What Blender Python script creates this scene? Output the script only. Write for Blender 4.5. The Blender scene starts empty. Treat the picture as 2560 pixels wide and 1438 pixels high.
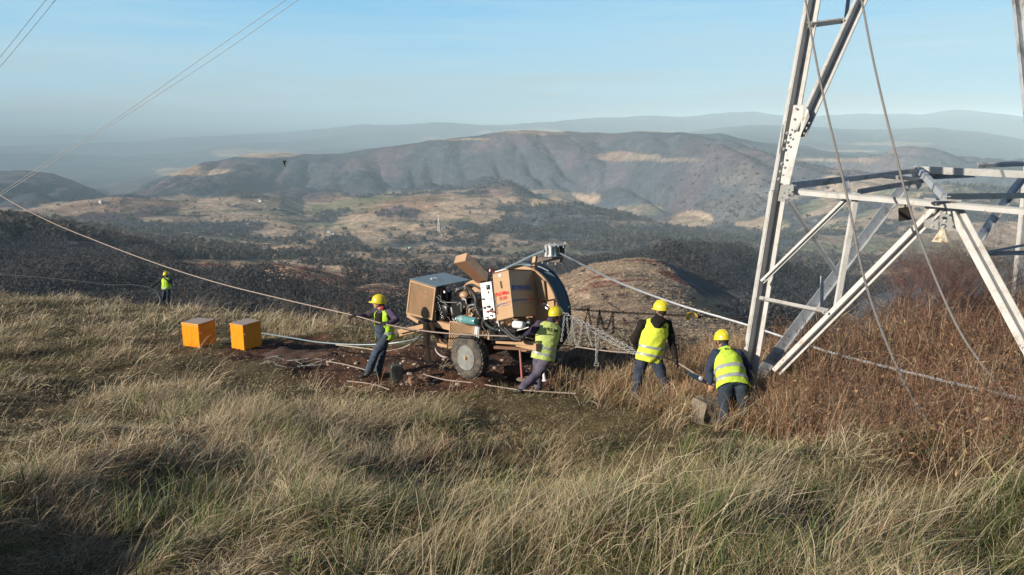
import bpy, bmesh, math, random
import numpy as np
from mathutils import Vector, Matrix
random.seed(7)
RNG = np.random.default_rng(11)
SC = bpy.context.scene
COL = SC.collection
R_ = math.radians

# ---------------------------------------------------------------- camera, sky, sun, exposure
PITCH = R_(11.8)
FPX = 2000.0
cam_d = bpy.data.cameras.new('camera')
cam = bpy.data.objects.new('camera', cam_d); COL.objects.link(cam)
cam.location = (0, 0, 0)
cam.rotation_euler = (R_(90) - PITCH, 0, 0)
cam_d.sensor_width = 36.0
cam_d.lens = 36.0 * FPX / 2560.0
cam_d.clip_start = 0.1
cam_d.clip_end = 120000
SC.camera = cam

SUN_ELEV = R_(21.0)
SUN_DIR = Vector((-0.86, -0.50, 0)).normalized() * math.cos(SUN_ELEV) + Vector((0, 0, math.sin(SUN_ELEV)))
SKY_C = [tuple(1.95 * q for q in c) for c in [(2.55, 3.05, 3.25), (2.45, 3.2, 3.5), (2.25, 3.45, 4.15), (2.0, 3.45, 4.45), (1.4, 3.1, 4.5)]]
w = bpy.data.worlds.new("World"); SC.world = w; w.use_nodes = True
nt = w.node_tree
bg = nt.nodes['Background']
sky = nt.nodes.new('ShaderNodeTexSky')
sky.sky_type = 'NISHITA'; sky.sun_disc = False
sky.sun_elevation = SUN_ELEV
sky.sun_rotation = math.atan2(SUN_DIR.x, SUN_DIR.y)
sky.altitude = 700; sky.air_density = 1.0; sky.dust_density = 1.0; sky.ozone_density = 1.6
# thin high cloud veil over the clear sky: milky low down, broken higher up
tc = nt.nodes.new('ShaderNodeTexCoord')
sep = nt.nodes.new('ShaderNodeSeparateXYZ'); nt.links.new(tc.outputs['Generated'], sep.inputs[0])
mp = nt.nodes.new('ShaderNodeMapping'); nt.links.new(tc.outputs['Generated'], mp.inputs[0])
mp.inputs['Scale'].default_value = (1.0, 1.0, 13.0); mp.inputs['Rotation'].default_value = (0.0, R_(5), 0)
nz = nt.nodes.new('ShaderNodeTexNoise'); nt.links.new(mp.outputs[0], nz.inputs[0])
nz.inputs['Scale'].default_value = 2.6; nz.inputs['Detail'].default_value = 6; nz.inputs['Roughness'].default_value = 0.55
zz = nt.nodes.new('ShaderNodeMath'); zz.operation = 'MULTIPLY_ADD'; nt.links.new(nz.outputs[0], zz.inputs[0]); zz.inputs[1].default_value = -0.20
zb = nt.nodes.new('ShaderNodeMath'); zb.operation = 'ADD'; nt.links.new(sep.outputs[2], zb.inputs[0]); zb.inputs[1].default_value = 0.105
nt.links.new(zb.outputs[0], zz.inputs[2])
rp = nt.nodes.new('ShaderNodeValToRGB'); nt.links.new(zz.outputs[0], rp.inputs[0])
def sc_(c): return (c[0] / 10, c[1] / 10, c[2] / 10, 1)
els = rp.color_ramp.elements
els[0].position = 0.0; els[0].color = sc_(SKY_C[0]); els[1].position = 0.17; els[1].color = sc_(SKY_C[4])
for p_, c_ in ((0.02, SKY_C[1]), (0.06, SKY_C[2]), (0.11, SKY_C[3])):
    e_ = els.new(p_); e_.color = sc_(c_)
vs_ = nt.nodes.new('ShaderNodeVectorMath'); vs_.operation = 'SCALE'; nt.links.new(rp.outputs[0], vs_.inputs[0]); vs_.inputs['Scale'].default_value = 10.0
mh = nt.nodes.new('ShaderNodeMapRange'); nt.links.new(sep.outputs[2], mh.inputs[0])
mh.inputs[1].default_value = 0.15; mh.inputs[2].default_value = 0.32; mh.inputs[3].default_value = 0.88; mh.inputs[4].default_value = 0.0
mx = nt.nodes.new('ShaderNodeMix'); mx.data_type = 'RGBA'
nt.links.new(mh.outputs[0], mx.inputs[0]); nt.links.new(sky.outputs[0], mx.inputs[6])
mp2 = nt.nodes.new('ShaderNodeMapping'); nt.links.new(tc.outputs['Generated'], mp2.inputs[0])
mp2.inputs['Scale'].default_value = (1.6, 1.6, 22.0); mp2.inputs['Rotation'].default_value = (0.0, R_(-9), 0)
n2 = nt.nodes.new('ShaderNodeTexNoise'); nt.links.new(mp2.outputs[0], n2.inputs[0]); n2.inputs['Scale'].default_value = 1.7; n2.inputs['Detail'].default_value = 7; n2.inputs['Distortion'].default_value = 0.6
m2 = nt.nodes.new('ShaderNodeMapRange'); nt.links.new(n2.outputs[0], m2.inputs[0]); m2.inputs[1].default_value = .5; m2.inputs[2].default_value = .72; m2.inputs[3].default_value = 0.0; m2.inputs[4].default_value = 0.8
mw = nt.nodes.new('ShaderNodeMix'); mw.data_type = 'RGBA'; nt.links.new(m2.outputs[0], mw.inputs[0]); nt.links.new(vs_.outputs[0], mw.inputs[6]); mw.inputs[7].default_value = (5.0, 7.3, 8.6, 1)
nt.links.new(mw.outputs[2], mx.inputs[7])
nt.links.new(mx.outputs[2], bg.inputs[0])
bg.inputs[1].default_value = 0.075

sun_d = bpy.data.lights.new('sun', 'SUN'); sun_d.energy = 5.0; sun_d.angle = R_(0.5); sun_d.color = (1.0, 0.90, 0.76)
sun = bpy.data.objects.new('sun', sun_d); COL.objects.link(sun)
sun.rotation_euler = (-SUN_DIR).to_track_quat('-Z', 'Y').to_euler()
sun.location = (0, 0, 60)
SC.view_settings.view_transform = 'Standard'; SC.view_settings.look = 'None'
SC.view_settings.exposure = 0.5; SC.view_settings.gamma = 1.0
SC.render.engine = 'CYCLES'
SC.cycles.max_bounces = 4; SC.cycles.diffuse_bounces = 2; SC.cycles.glossy_bounces = 2
SC.cycles.transparent_max_bounces = 8; SC.cycles.volume_bounces = 0; SC.cycles.transmission_bounces = 3

# ---------------------------------------------------------------- helpers
cP, sP = math.cos(PITCH), math.sin(PITCH)
def ray(px, py):
    xc = (px - 1280.0) / FPX; yc = (719.0 - py) / FPX
    return Vector((xc, yc * sP + cP, yc * cP - sP))
def P(px, py, d):                       # a point seen at picture (px,py) at depth d
    return ray(px, py) * d
def to_px(x, y, z):
    d = y * cP - z * sP; up = y * sP + z * cP
    return 1280 + FPX * x / d, 719 - FPX * up / d

def tag(o, label=None, cat=None, group=None, kind=None):
    if label: o['label'] = label
    if cat: o['category'] = cat
    if group: o['group'] = group
    if kind: o['kind'] = kind
    return o
def link_mesh(name, me, mat=None, parent=None, smooth=False):
    o = bpy.data.objects.new(name, me); COL.objects.link(o)
    if mat is not None:
        for m in (mat if isinstance(mat, (list, tuple)) else [mat]): me.materials.append(m)
    if smooth: me.polygons.foreach_set('use_smooth', [True] * len(me.polygons))
    if parent is not None:
        o.parent = parent
        o.matrix_parent_inverse = Matrix.Translation(-Vector(parent.location))
    return o
def empty(name, loc, label=None, cat=None, group=None):
    o = bpy.data.objects.new(name, None); COL.objects.link(o); o.location = loc
    o.empty_display_size = 0.1
    return tag(o, label, cat, group)
def np_mesh(name, V, F, cols=None):     # V (n,3)  F (m,k)
    me = bpy.data.meshes.new(name)
    V = np.asarray(V, dtype=np.float32); F = np.asarray(F, dtype=np.int32)
    n, k = F.shape
    me.vertices.add(len(V)); me.vertices.foreach_set('co', V.ravel())
    me.loops.add(n * k); me.loops.foreach_set('vertex_index', F.ravel())
    me.polygons.add(n); me.polygons.foreach_set('loop_start', np.arange(n, dtype=np.int32) * k)
    if cols is not None:
        a = me.color_attributes.new('Col', 'FLOAT_COLOR', 'POINT')
        c = np.ones((len(V), 4), dtype=np.float32); c[:, :3] = cols
        a.data.foreach_set('color', c.ravel())
    me.update(calc_edges=True)
    return me

def hash2(ix, iy, seed):
    h = (ix.astype(np.int64) * 374761393 + iy.astype(np.int64) * 668265263 + seed * 982451653) & 0xffffffff
    h = ((h ^ (h >> 13)) * 1274126177) & 0xffffffff
    h = h ^ (h >> 16)
    return (h & 0xffffff) / float(0x1000000)
def vnoise(x, y, seed=0):
    ix = np.floor(x); iy = np.floor(y); fx = x - ix; fy = y - iy
    fx = fx * fx * fx * (fx * (fx * 6 - 15) + 10); fy = fy * fy * fy * (fy * (fy * 6 - 15) + 10)
    a = hash2(ix, iy, seed); b = hash2(ix + 1, iy, seed); c = hash2(ix, iy + 1, seed); d = hash2(ix + 1, iy + 1, seed)
    return (a * (1 - fx) + b * fx) * (1 - fy) + (c * (1 - fx) + d * fx) * fy
def fbm(x, y, oct=4, seed=0, gain=0.5, ridged=False):
    s = 0.0; amp = 1.0; tot = 0.0
    for o in range(oct):
        n = vnoise(x + 17.3 * o, y - 9.1 * o, seed + o)
        if ridged: n = 1 - np.abs(2 * n - 1)
        s = s + n * amp; tot += amp; amp *= gain; x = x * 2.03; y = y * 2.03
    return s / tot
def sstep(a, b, x):
    t = np.clip((x - a) / (b - a), 0, 1); return t * t * (3 - 2 * t)

# ---------------------------------------------------------------- terrain height
def tps_fit(X, Z, lam=0.02):
    n = len(X); d = np.linalg.norm(X[:, None] - X[None], axis=2)
    K = np.where(d > 0, d * d * np.log(np.maximum(d, 1e-9)), 0) + lam * np.eye(n)
    Pm = np.c_[np.ones(n), X]; A = np.zeros((n + 3, n + 3)); A[:n, :n] = K; A[:n, n:] = Pm; A[n:, :n] = Pm.T
    return np.linalg.solve(A, np.r_[Z, 0, 0, 0])
NEAR = [(1830,1085,11.4),(1640,1010,13.4),(1330,985,14.2),(930,945,15.8),(1170,948,15.0),(1073,905,16.4),(1400,930,16.0),
        (500,875,20),(620,876,19.5),(410,768,37),(0,900,17.5),(0,1100,10),(0,1438,5.1),(1280,1200,8),(1280,1438,4.9),
        (600,1438,5.1),(640,1150,9.2),(1900,1300,6.3),(2560,1438,4.6),(2560,1200,6.8),(2640,1040,8.6),(2300,1050,9.4),
        (1900,985,12.2),(2150,930,12.5),(2400,900,12.8),(-600,1438,5.2),(3100,1438,4.4),(-500,1000,13)]
RIM = dict(px=[-900,-400,0,200,410,600,800,1000,1200,1440,1700,1900,2050,2200,2400,2560,3000,3500],
           R =[55,47,42,40,38,34,28,23,20,18.5,17,16.5,17.5,19.5,22,25,30,36],
           py=[700,715,744,754,772,788,808,834,866,884,892,892,876,858,832,812,790,775])
pts = [P(*q) for q in NEAR] + [Vector((0, 0, -1.65)), Vector((-8, -6, -0.2)), Vector((8, -6, -0.2)), Vector((0, -20, 2.6)), Vector((-25, 0, -1.3)), Vector((25, 0, -1.6)), Vector((-40, 15, -4.2)), Vector((40, 15, -4.4))]
for a, r, q in zip(RIM['px'], RIM['R'], RIM['py']):
    v = ray(a, q); v = v / math.hypot(v.x, v.y); pts.append(v * r)
PX_ = np.array([(p.x, p.y) for p in pts]); PZ_ = np.array([p.z for p in pts])
TW = tps_fit(PX_ / 10.0, PZ_)
def near_z(x, y):
    sh = x.shape; q = np.c_[x.ravel(), y.ravel()] / 10.0
    out = np.zeros(len(q)); c = PX_ / 10.0
    for i in range(len(c)):
        d2 = (q[:, 0] - c[i, 0]) ** 2 + (q[:, 1] - c[i, 1]) ** 2
        out += TW[i] * 0.5 * d2 * np.log(np.maximum(d2, 1e-12))
    n = len(c); out += TW[n] + TW[n + 1] * q[:, 0] + TW[n + 2] * q[:, 1]
    return out.reshape(sh)

# nodes beyond the rim: picture column -> (distance, picture row)
def N(*t): return np.array(t, float)
NODES = [
 N((-900,85,770),(-400,75,800),(0,70,815),(400,64,830),(800,50,855),(1200,36,880),(1440,34,880),(1700,34,886),(1900,34,900),(2050,34,905),(2200,36,900),(2560,45,880),(3500,60,860)),
 N((-900,230,800),(0,230,800),(400,220,810),(800,190,820),(1000,150,835),(1200,100,850),(1440,75,835),(1700,75,835),(1900,80,850),(2100,120,850),(2560,180,840),(3500,220,840)),
 N((-900,590,545),(-400,560,552),(0,550,557),(150,540,573),(300,520,598),(500,480,640),(700,430,655),(850,400,682),(950,380,706),(1080,350,730),(1250,320,735),(1350,300,715),(1420,300,684),(1480,300,656),(1560,300,641),(1600,300,638),(1650,300,645),(1700,300,664),(1750,295,692),(1800,290,722),(1880,280,768),(2000,280,800),(2200,300,795),(2560,350,780),(3500,400,770)),
 N((-900,760,600),(0,760,600),(300,720,640),(500,640,680),(850,520,715),(1080,440,750),(1420,390,730),(1600,380,700),(1750,370,745),(1880,360,790),(2000,360,810),(2560,430,800),(3500,500,790)),
 N((-900,1100,575),(0,1050,578),(300,1000,600),(700,800,650),(1000,700,680),(1250,620,690),(1420,560,675),(1550,500,665),(1650,480,652),(1740,460,640),(1830,450,648),(1920,455,680),(2000,470,715),(2200,500,740),(2560,520,745),(3500,560,740)),
 N((-900,1500,560),(0,1400,560),(300,1200,585),(700,1000,625),(1000,900,650),(1250,800,660),(1500,760,655),(1750,760,650),(1900,760,672),(2200,760,690),(2560,800,690),(3500,800,690)),
 N((-900,1900,545),(0,1900,548),(400,1700,560),(800,1500,590),(1000,1400,600),(1300,1300,600),(1600,1250,605),(2000,1250,620),(2560,1300,620),(3500,1300,620)),
 N((-900,2150,530),(0,2150,532),(120,2100,522),(200,2100,508),(300,2100,494),(450,2100,506),(600,2100,490),(700,2100,496),(760,2050,520),(830,2000,522),(900,1950,508),(1000,1950,494),(1080,1950,486),(1200,1950,481),(1280,1950,490),(1330,1900,515),(1400,1850,512),(1450,1850,505),(1550,1800,520),(1700,1800,535),(1800,1800,540),(2000,1800,535),(2300,1800,525),(2560,1800,520),(3500,1800,520)),
 N((-900,2600,505),(0,2600,508),(300,2600,505),(500,2600,492),(800,2600,486),(1000,2500,478),(1150,2450,474),(1300,2400,468),(1500,2400,458),(1700,2400,462),(2000,2400,462),(2560,2400,470),(3500,2400,470)),
 N((-900,3100,478),(0,3100,474),(150,3100,470),(300,3100,492),(500,3200,448),(650,3200,428),(850,3100,430),(1000,3000,415),(1150,2950,405),(1300,2900,388),(1500,2900,398),(1700,2900,392),(1850,2950,400),(2000,3000,424),(2560,3000,446),(3500,3000,446)),
 N((-900,3700,440),(0,3700,431),(60,3700,429),(130,3700,437),(200,3700,460),(270,3700,489),(320,3750,480),(360,3900,457),(450,4000,430),(500,4000,412),(600,4000,388),(640,4000,382),(700,4000,380),(760,3950,386),(850,3850,386),(960,3650,368),(1100,3500,350),(1200,3500,337),(1300,3450,326),(1420,3450,329),(1500,3450,336),(1600,3450,328),(1700,3450,333),(1800,3500,332),(1850,3600,345),(2000,3700,372),(2200,3800,400),(2560,3800,420),(3500,3800,420)),
 N((-900,4700,470),(0,4700,460),(270,4700,478),(360,4700,465),(500,4800,440),(700,4800,415),(960,4700,400),(1300,4600,365),(1700,4600,365),(1850,4700,360),(2000,4800,380),(2560,4800,415),(3500,4800,415)),
 N((-900,8000,425),(0,8000,422),(300,8000,425),(500,8000,405),(700,8000,390),(1200,8000,352),(1700,8000,337),(1780,8000,330),(1900,8000,315),(2050,8000,318),(2200,8000,326),(2340,8000,320),(2450,8000,330),(2560,8000,347),(3500,8000,350)),
 N((-900,9500,400),(0,9500,400),(300,9500,400),(700,9500,375),(1200,9300,350),(1780,9300,345),(2560,9300,360),(3500,9300,360)),
 N((-900,13500,380),(0,13500,375),(60,13500,369),(200,13500,358),(500,13500,348),(700,13500,342),(900,13000,324),(1000,13000,320),(1100,13000,314),(1200,13000,312),(1380,13000,305),(1500,13000,296),(1620,13000,297),(1830,13000,284),(1900,13000,289),(2000,13000,292),(2150,13000,290),(2300,13000,291),(2400,13000,277),(2480,13000,281),(2560,13000,291),(3500,13000,300)),
 N((-900,17000,345),(700,17000,340),(1200,17000,330),(2560,17000,320),(3500,17000,320)),
 N((-900,42000,309),(3500,42000,309)),
]
def prof_px(x, y):                      # azimuth -> picture column measured along the horizon
    return x / np.maximum(y, 1e-6)
def row_slope(t, py):                   # t = tan(azimuth); slope z/r for picture row py on that azimuth
    yc = (719.0 - py) / FPX
    Y = yc * sP + cP; Z = yc * cP - sP
    X = t * Y
    return Z / np.hypot(X, Y)
def col_to_t(px, py):
    yc = (719.0 - py) / FPX
    return ((px - 1280.0) / FPX) / (yc * sP + cP)
def node_at(nd, t):
    tt = col_to_t(nd[:, 0], nd[:, 2])
    s = row_slope(tt, nd[:, 2])
    return np.interp(t, tt, nd[:, 1]), np.interp(t, tt, s)
RIMN = np.array(list(zip(RIM['px'], RIM['R'], RIM['py'])), float)
def base_z(r, az):
    """r, az arrays -> z of the land without small relief"""
    t = np.tan(np.clip(az, -1.0, 1.0)); x = r * np.sin(az); y = r * np.cos(az)
    zn = near_z(x, y)
    lr = np.log(r)
    Rr, Sr = node_at(RIMN, t)
    Rs = [Rr]; Zs = [None]
    # far profile by monotone-ish cubic in log r
    xs = [np.log(Rr)]; zs = [Sr * Rr]
    for nd in NODES:
        a, b = node_at(nd, t); xs.append(np.log(a)); zs.append(a * b)
    xs = np.stack(xs); zs = np.stack(zs)
    k = len(xs)
    d = (zs[1:] - zs[:-1]) / (xs[1:] - xs[:-1])
    m = np.zeros_like(zs); m[0] = d[0]; m[-1] = d[-1]
    same = (d[1:] * d[:-1]) > 0
    m[1:-1] = np.where(same, 2 * d[1:] * d[:-1] / (d[1:] + d[:-1] + 1e-12), 0)
    zf = np.full(r.shape, np.nan)
    for i in range(k - 1):
        h = xs[i + 1] - xs[i]; u = (lr - xs[i]) / h
        sel = (u >= 0) & (u <= 1) if i < k - 2 else (u >= 0)
        uu = np.clip(u, 0, 1)
        v = (2*uu**3 - 3*uu**2 + 1) * zs[i] + (uu**3 - 2*uu**2 + uu) * h * m[i] + (-2*uu**3 + 3*uu**2) * zs[i+1] + (uu**3 - uu**2) * h * m[i+1]
        zf = np.where(sel, v, zf)
    zf = np.where(np.isnan(zf), zs[0], zf)
    b = sstep(0.96, 1.06, r / Rr)
    return zn * (1 - b) + zf * b, Rr
def relief(x, y, r):
    z = 0.0
    z = z + (1.25 + 2.9 * (fbm(x / 1.5, y / 1.5, 4, 71) - .25)) * np.exp(-((x + 8.6) ** 2 + (y - 1.4) ** 2) / (2 * 1.9 ** 2))     # unseen knob added left of the viewpoint to shadow the lower-left grass
    # near: humps and hollows of tussocky turf
    z = z + (fbm(x / 2.3 + 3, y / 2.3, 3, 5) - 0.5) * (0.42 + 0.75 * (1 - sstep(9.5, 11.5, r))) * (1 - sstep(24, 50, r))
    z = z + (fbm(x / 0.7, y / 0.7, 2, 9) - 0.5) * 0.07 * (1 - sstep(20, 30, r))
    z = z + (fbm(x / 1.0 + 9, y / 1.0, 3, 15) - 0.5) * 0.30 * (1 - sstep(9, 12, r))
    a = sstep(60, 200, r) * (1 - sstep(500, 900, r)); z = z + (fbm(x / 60, y / 60, 4, 21) - 0.5) * np.where(x > 15, 3.5, 9) * a
    a = sstep(170, 260, r) * (1 - sstep(480, 640, r)) * (1 - sstep(-40, 60, x - .05 * y)); z = z + np.minimum(0.1, (1 - fbm(x / 130 + 3, y / 260, 2, 25, .5, True)) - .6) * 30 * a
    a = sstep(450, 900, r) * (1 - sstep(2400, 3000, r)) * (1 - .5 * sstep(1500, 1800, r)); z = z + (fbm(x / 230, y / 160, 5, 31) - 0.5) * 44 * a
    a = sstep(2000, 2700, r) * np.where(y > 0, 1 - .75 * np.exp(-((r / node_at(NODES[10], x / np.maximum(y, 1e-3))[0] - 1) / .07) ** 2), 1) * (1 - 0.55 * sstep(4600, 5200, r)) * (1 - sstep(7000, 9000, r))
    bil = 1 - fbm(x / 330 + 5, y / 560, 5, 41, 0.48, True); z = z + (bil - 0.40) * 75 * a
    sp = 1 - fbm(x / 430 + y / 2000 + 2.2, y / 1700 + x / 4000, 3, 47, 0.42, True); rj = r / node_at(NODES[10], x / np.maximum(y, 1e-3))[0]; pc = 1280 + 2000 * x / np.maximum(y, 1e-3); lo = .60 - .24 * sstep(1150, 1400, pc); wn = sstep(lo, lo + .16, rj) * (.55 + .45 * sstep(.5, .75, rj)) * (1 - sstep(.84, .985, rj)) * (y > 0); z = z + (sp - 0.47) * (140 + 200 * sstep(820, 1100, pc)) * wn
    wl = sstep(2000, 2300, r) * (1 - sstep(2400, 3100, r)); z = z - 0 * wl
    a = sstep(7000, 9000, r); z = z + (fbm(x / 1500, y / 1900, 4, 51) - 0.5) * 230 * a * (1 - sstep(16000, 20000, r))
    return z
def dirt_mask(x, y):                    # churned bare soil round the machine, 0..1
    px, py = to_px(x, y, near_z(x, y))
    n = fbm(x * 0.9, y * 0.9, 4, 77) - 0.5
    a = 1 - sstep(0.80, 1.05, np.hypot((px - 1180) / 430, (py - 925) / 62) + n * 0.7)
    b = 1 - sstep(0.80, 1.05, np.hypot((px - 760) / 240, (py - 885) / 36) + n * 0.8)
    c = 1 - sstep(0.80, 1.05, np.hypot((px - 1480) / 160, (py - 905) / 46) + n * 0.6)
    return np.maximum(np.maximum(a, b), c)
def ground_z(x, y):
    x = np.atleast_1d(np.asarray(x, float)); y = np.atleast_1d(np.asarray(y, float))
    r = np.hypot(x, y); z, _ = base_z(r, np.arctan2(x, y))
    z = z + relief(x, y, r)
    near = r < 60
    if near.any():
        m = np.zeros_like(r); m[near] = dirt_mask(x[near], y[near])
        z = z + m * ((fbm(x * 1.7, y * 1.7, 4, 63) - 0.5) * 0.26 - 0.03)
    return z
def gz(x, y): return float(ground_z(x, y)[0])

# ---------------------------------------------------------------- node material helpers
def new_mat(name):
    m = bpy.data.materials.new(name); m.use_nodes = True
    return m, m.node_tree, m.node_tree.nodes['Principled BSDF']
def nd_(nt, t, **kw):
    n = nt.nodes.new(t)
    for k, v in kw.items(): setattr(n, k, v)
    return n
def mat(name, col, rough=0.6, metal=0.0, var=0.25, scale=6.0, bump=0.0, bscale=40.0, dirt=None, spec=0.5, dscale=3.0, dlo=0.52, dhi=0.62):
    m, nt, b = new_mat(name)
    L = nt.links.new
    tc = nd_(nt, 'ShaderNodeTexCoord')
    n1 = nd_(nt, 'ShaderNodeTexNoise'); n1.inputs['Scale'].default_value = scale; n1.inputs['Detail'].default_value = 5; L(tc.outputs['Object'], n1.inputs[0])
    mr = nd_(nt, 'ShaderNodeMapRange'); L(n1.outputs[0], mr.inputs[0]); mr.inputs[1].default_value = 0.3; mr.inputs[2].default_value = 0.7
    mr.inputs[3].default_value = 1 - var; mr.inputs[4].default_value = 1 + var * 0.6
    hs = nd_(nt, 'ShaderNodeVectorMath', operation='SCALE'); hs.inputs[0].default_value = col[:3]; L(mr.outputs[0], hs.inputs['Scale'])
    out = hs.outputs[0]
    if dirt:
        n2 = nd_(nt, 'ShaderNodeTexNoise'); n2.inputs['Scale'].default_value = dscale; n2.inputs['Detail'].default_value = 8; n2.inputs['Roughness'].default_value = 0.7; L(tc.outputs['Object'], n2.inputs[0])
        r2 = nd_(nt, 'ShaderNodeMapRange'); L(n2.outputs[0], r2.inputs[0]); r2.inputs[1].default_value = dlo; r2.inputs[2].default_value = dhi
        mx = nd_(nt, 'ShaderNodeMix', data_type='RGBA'); L(r2.outputs[0], mx.inputs[0]); L(out, mx.inputs[6]); mx.inputs[7].default_value = (*dirt, 1); out = mx.outputs[2]
    L(out, b.inputs['Base Color'])
    b.inputs['Roughness'].default_value = rough; b.inputs['Metallic'].default_value = metal
    b.inputs['Specular IOR Level'].default_value = spec
    if bump:
        n3 = nd_(nt, 'ShaderNodeTexNoise'); n3.inputs['Scale'].default_value = bscale; n3.inputs['Detail'].default_value = 4; L(tc.outputs['Object'], n3.inputs[0])
        bp = nd_(nt, 'ShaderNodeBump'); bp.inputs['Strength'].default_value = bump; bp.inputs['Distance'].default_value = 0.02; L(n3.outputs[0], bp.inputs['Height']); L(bp.outputs[0], b.inputs['Normal'])
    return m
def attr_mat(name, rough=0.8, noises=((1.0, 0.25),), bump=None, trans=0.0, spec=0.2):
    m, nt, b = new_mat(name); L = nt.links.new
    at = nd_(nt, 'ShaderNodeAttribute', attribute_name='Col'); tc = nd_(nt, 'ShaderNodeTexCoord')
    out = at.outputs['Color']
    for sc, var in noises:
        n = nd_(nt, 'ShaderNodeTexNoise'); n.inputs['Scale'].default_value = sc; n.inputs['Detail'].default_value = 6; n.inputs['Roughness'].default_value = 0.65
        L(tc.outputs['Object'], n.inputs[0])
        mr = nd_(nt, 'ShaderNodeMapRange'); L(n.outputs[0], mr.inputs[0]); mr.inputs[1].default_value = 0.3; mr.inputs[2].default_value = 0.7
        mr.inputs[3].default_value = 1 - var; mr.inputs[4].default_value = 1 + var
        v = nd_(nt, 'ShaderNodeVectorMath', operation='SCALE'); L(out, v.inputs[0]); L(mr.outputs[0], v.inputs['Scale']); out = v.outputs[0]
    L(out, b.inputs['Base Color'])
    b.inputs['Roughness'].default_value = rough; b.inputs['Specular IOR Level'].default_value = spec
    if bump:
        prev = None
        for sc, dist in bump:
            n = nd_(nt, 'ShaderNodeTexNoise'); n.inputs['Scale'].default_value = sc; n.inputs['Detail'].default_value = 5; L(tc.outputs['Object'], n.inputs[0])
            bp = nd_(nt, 'ShaderNodeBump'); bp.inputs['Strength'].default_value = 1.0; bp.inputs['Distance'].default_value = dist; L(n.outputs[0], bp.inputs['Height'])
            if prev is not None: L(prev.outputs[0], bp.inputs['Normal'])
            prev = bp
        L(prev.outputs[0], b.inputs['Normal'])
    return m

# ---------------------------------------------------------------- ground sheet (near) and hills (far)
fine = np.linspace(R_(-43), R_(43), 700)
coarse = np.concatenate([np.linspace(R_(-180), R_(-43), 60)[:-1], fine, np.linspace(R_(43), R_(180), 60)[1:-1]])
def polar_sheet(name, radii, azs, colfn, material, closed):
    RR, AA = np.meshgrid(radii, azs, indexing='ij')
    x = RR * np.sin(AA); y = RR * np.cos(AA)
    z = ground_z(x.ravel(), y.ravel()).reshape(x.shape)
    nr, na = x.shape
    V = np.c_[x.ravel(), y.ravel(), z.ravel()]
    i = np.arange(nr - 1)[:, None] * na; j = np.arange(na if closed else na - 1)[None]
    j2 = (j + 1) % na
    F = np.stack([i + j, i + j2, i + na + j2, i + na + j], axis=-1).reshape(-1, 4)
    F = F[:, ::-1]
    me = np_mesh(name, V, F, colfn(V, RR.ravel(), AA.ravel()))
    return link_mesh(name, me, material, smooth=True), (x, y, z)

def near_cols(V, r, a):
    x, y, z = V.T
    n = fbm(x / 1.3, y / 1.3, 4, 3); n2 = fbm(x / 0.35, y / 0.35, 3, 13)
    straw = np.array([0.14, 0.105, 0.055]); dk = np.array([0.055, 0.045, 0.026]); soil = np.array([0.115, 0.058, 0.036]); soil2 = np.array([0.05, 0.03, 0.022])
    c = dk[None] + (straw - dk)[None] * np.clip(n * 1.4 - 0.3, 0, 1)[:, None]
    m = dirt_mask(x, y) * (r < 60)
    s = soil2[None] + (soil - soil2)[None] * np.clip(n2 * 1.8 - 0.4, 0, 1)[:, None]
    c = c * (1 - m)[:, None] + s * m[:, None]
    sc = scrub_mask(x, y) * 0.8
    c = c * (1 - sc)[:, None] + np.array([0.07, 0.042, 0.026])[None] * sc[:, None]
    return c
def scrub_mask(x, y):                   # tall brown weeds on the right
    px, py = to_px(x, y, near_z(x, y))
    n = (fbm(x / 1.1, y / 1.1, 3, 88) - 0.5)
    edge = np.interp(px, [1560, 1700, 1850, 2000, 2200, 2400, 2560, 2800], [900, 960, 1090, 1150, 1210, 1300, 1330, 1400])
    top = np.where(px > 1850, 0, np.where(px > 1480, 845, 5000))
    m = sstep(-20, 30, edge - py + n * 90) * sstep(1540, 1660, px + n * 80)
    return np.where(y > 1, m, 0)

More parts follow.
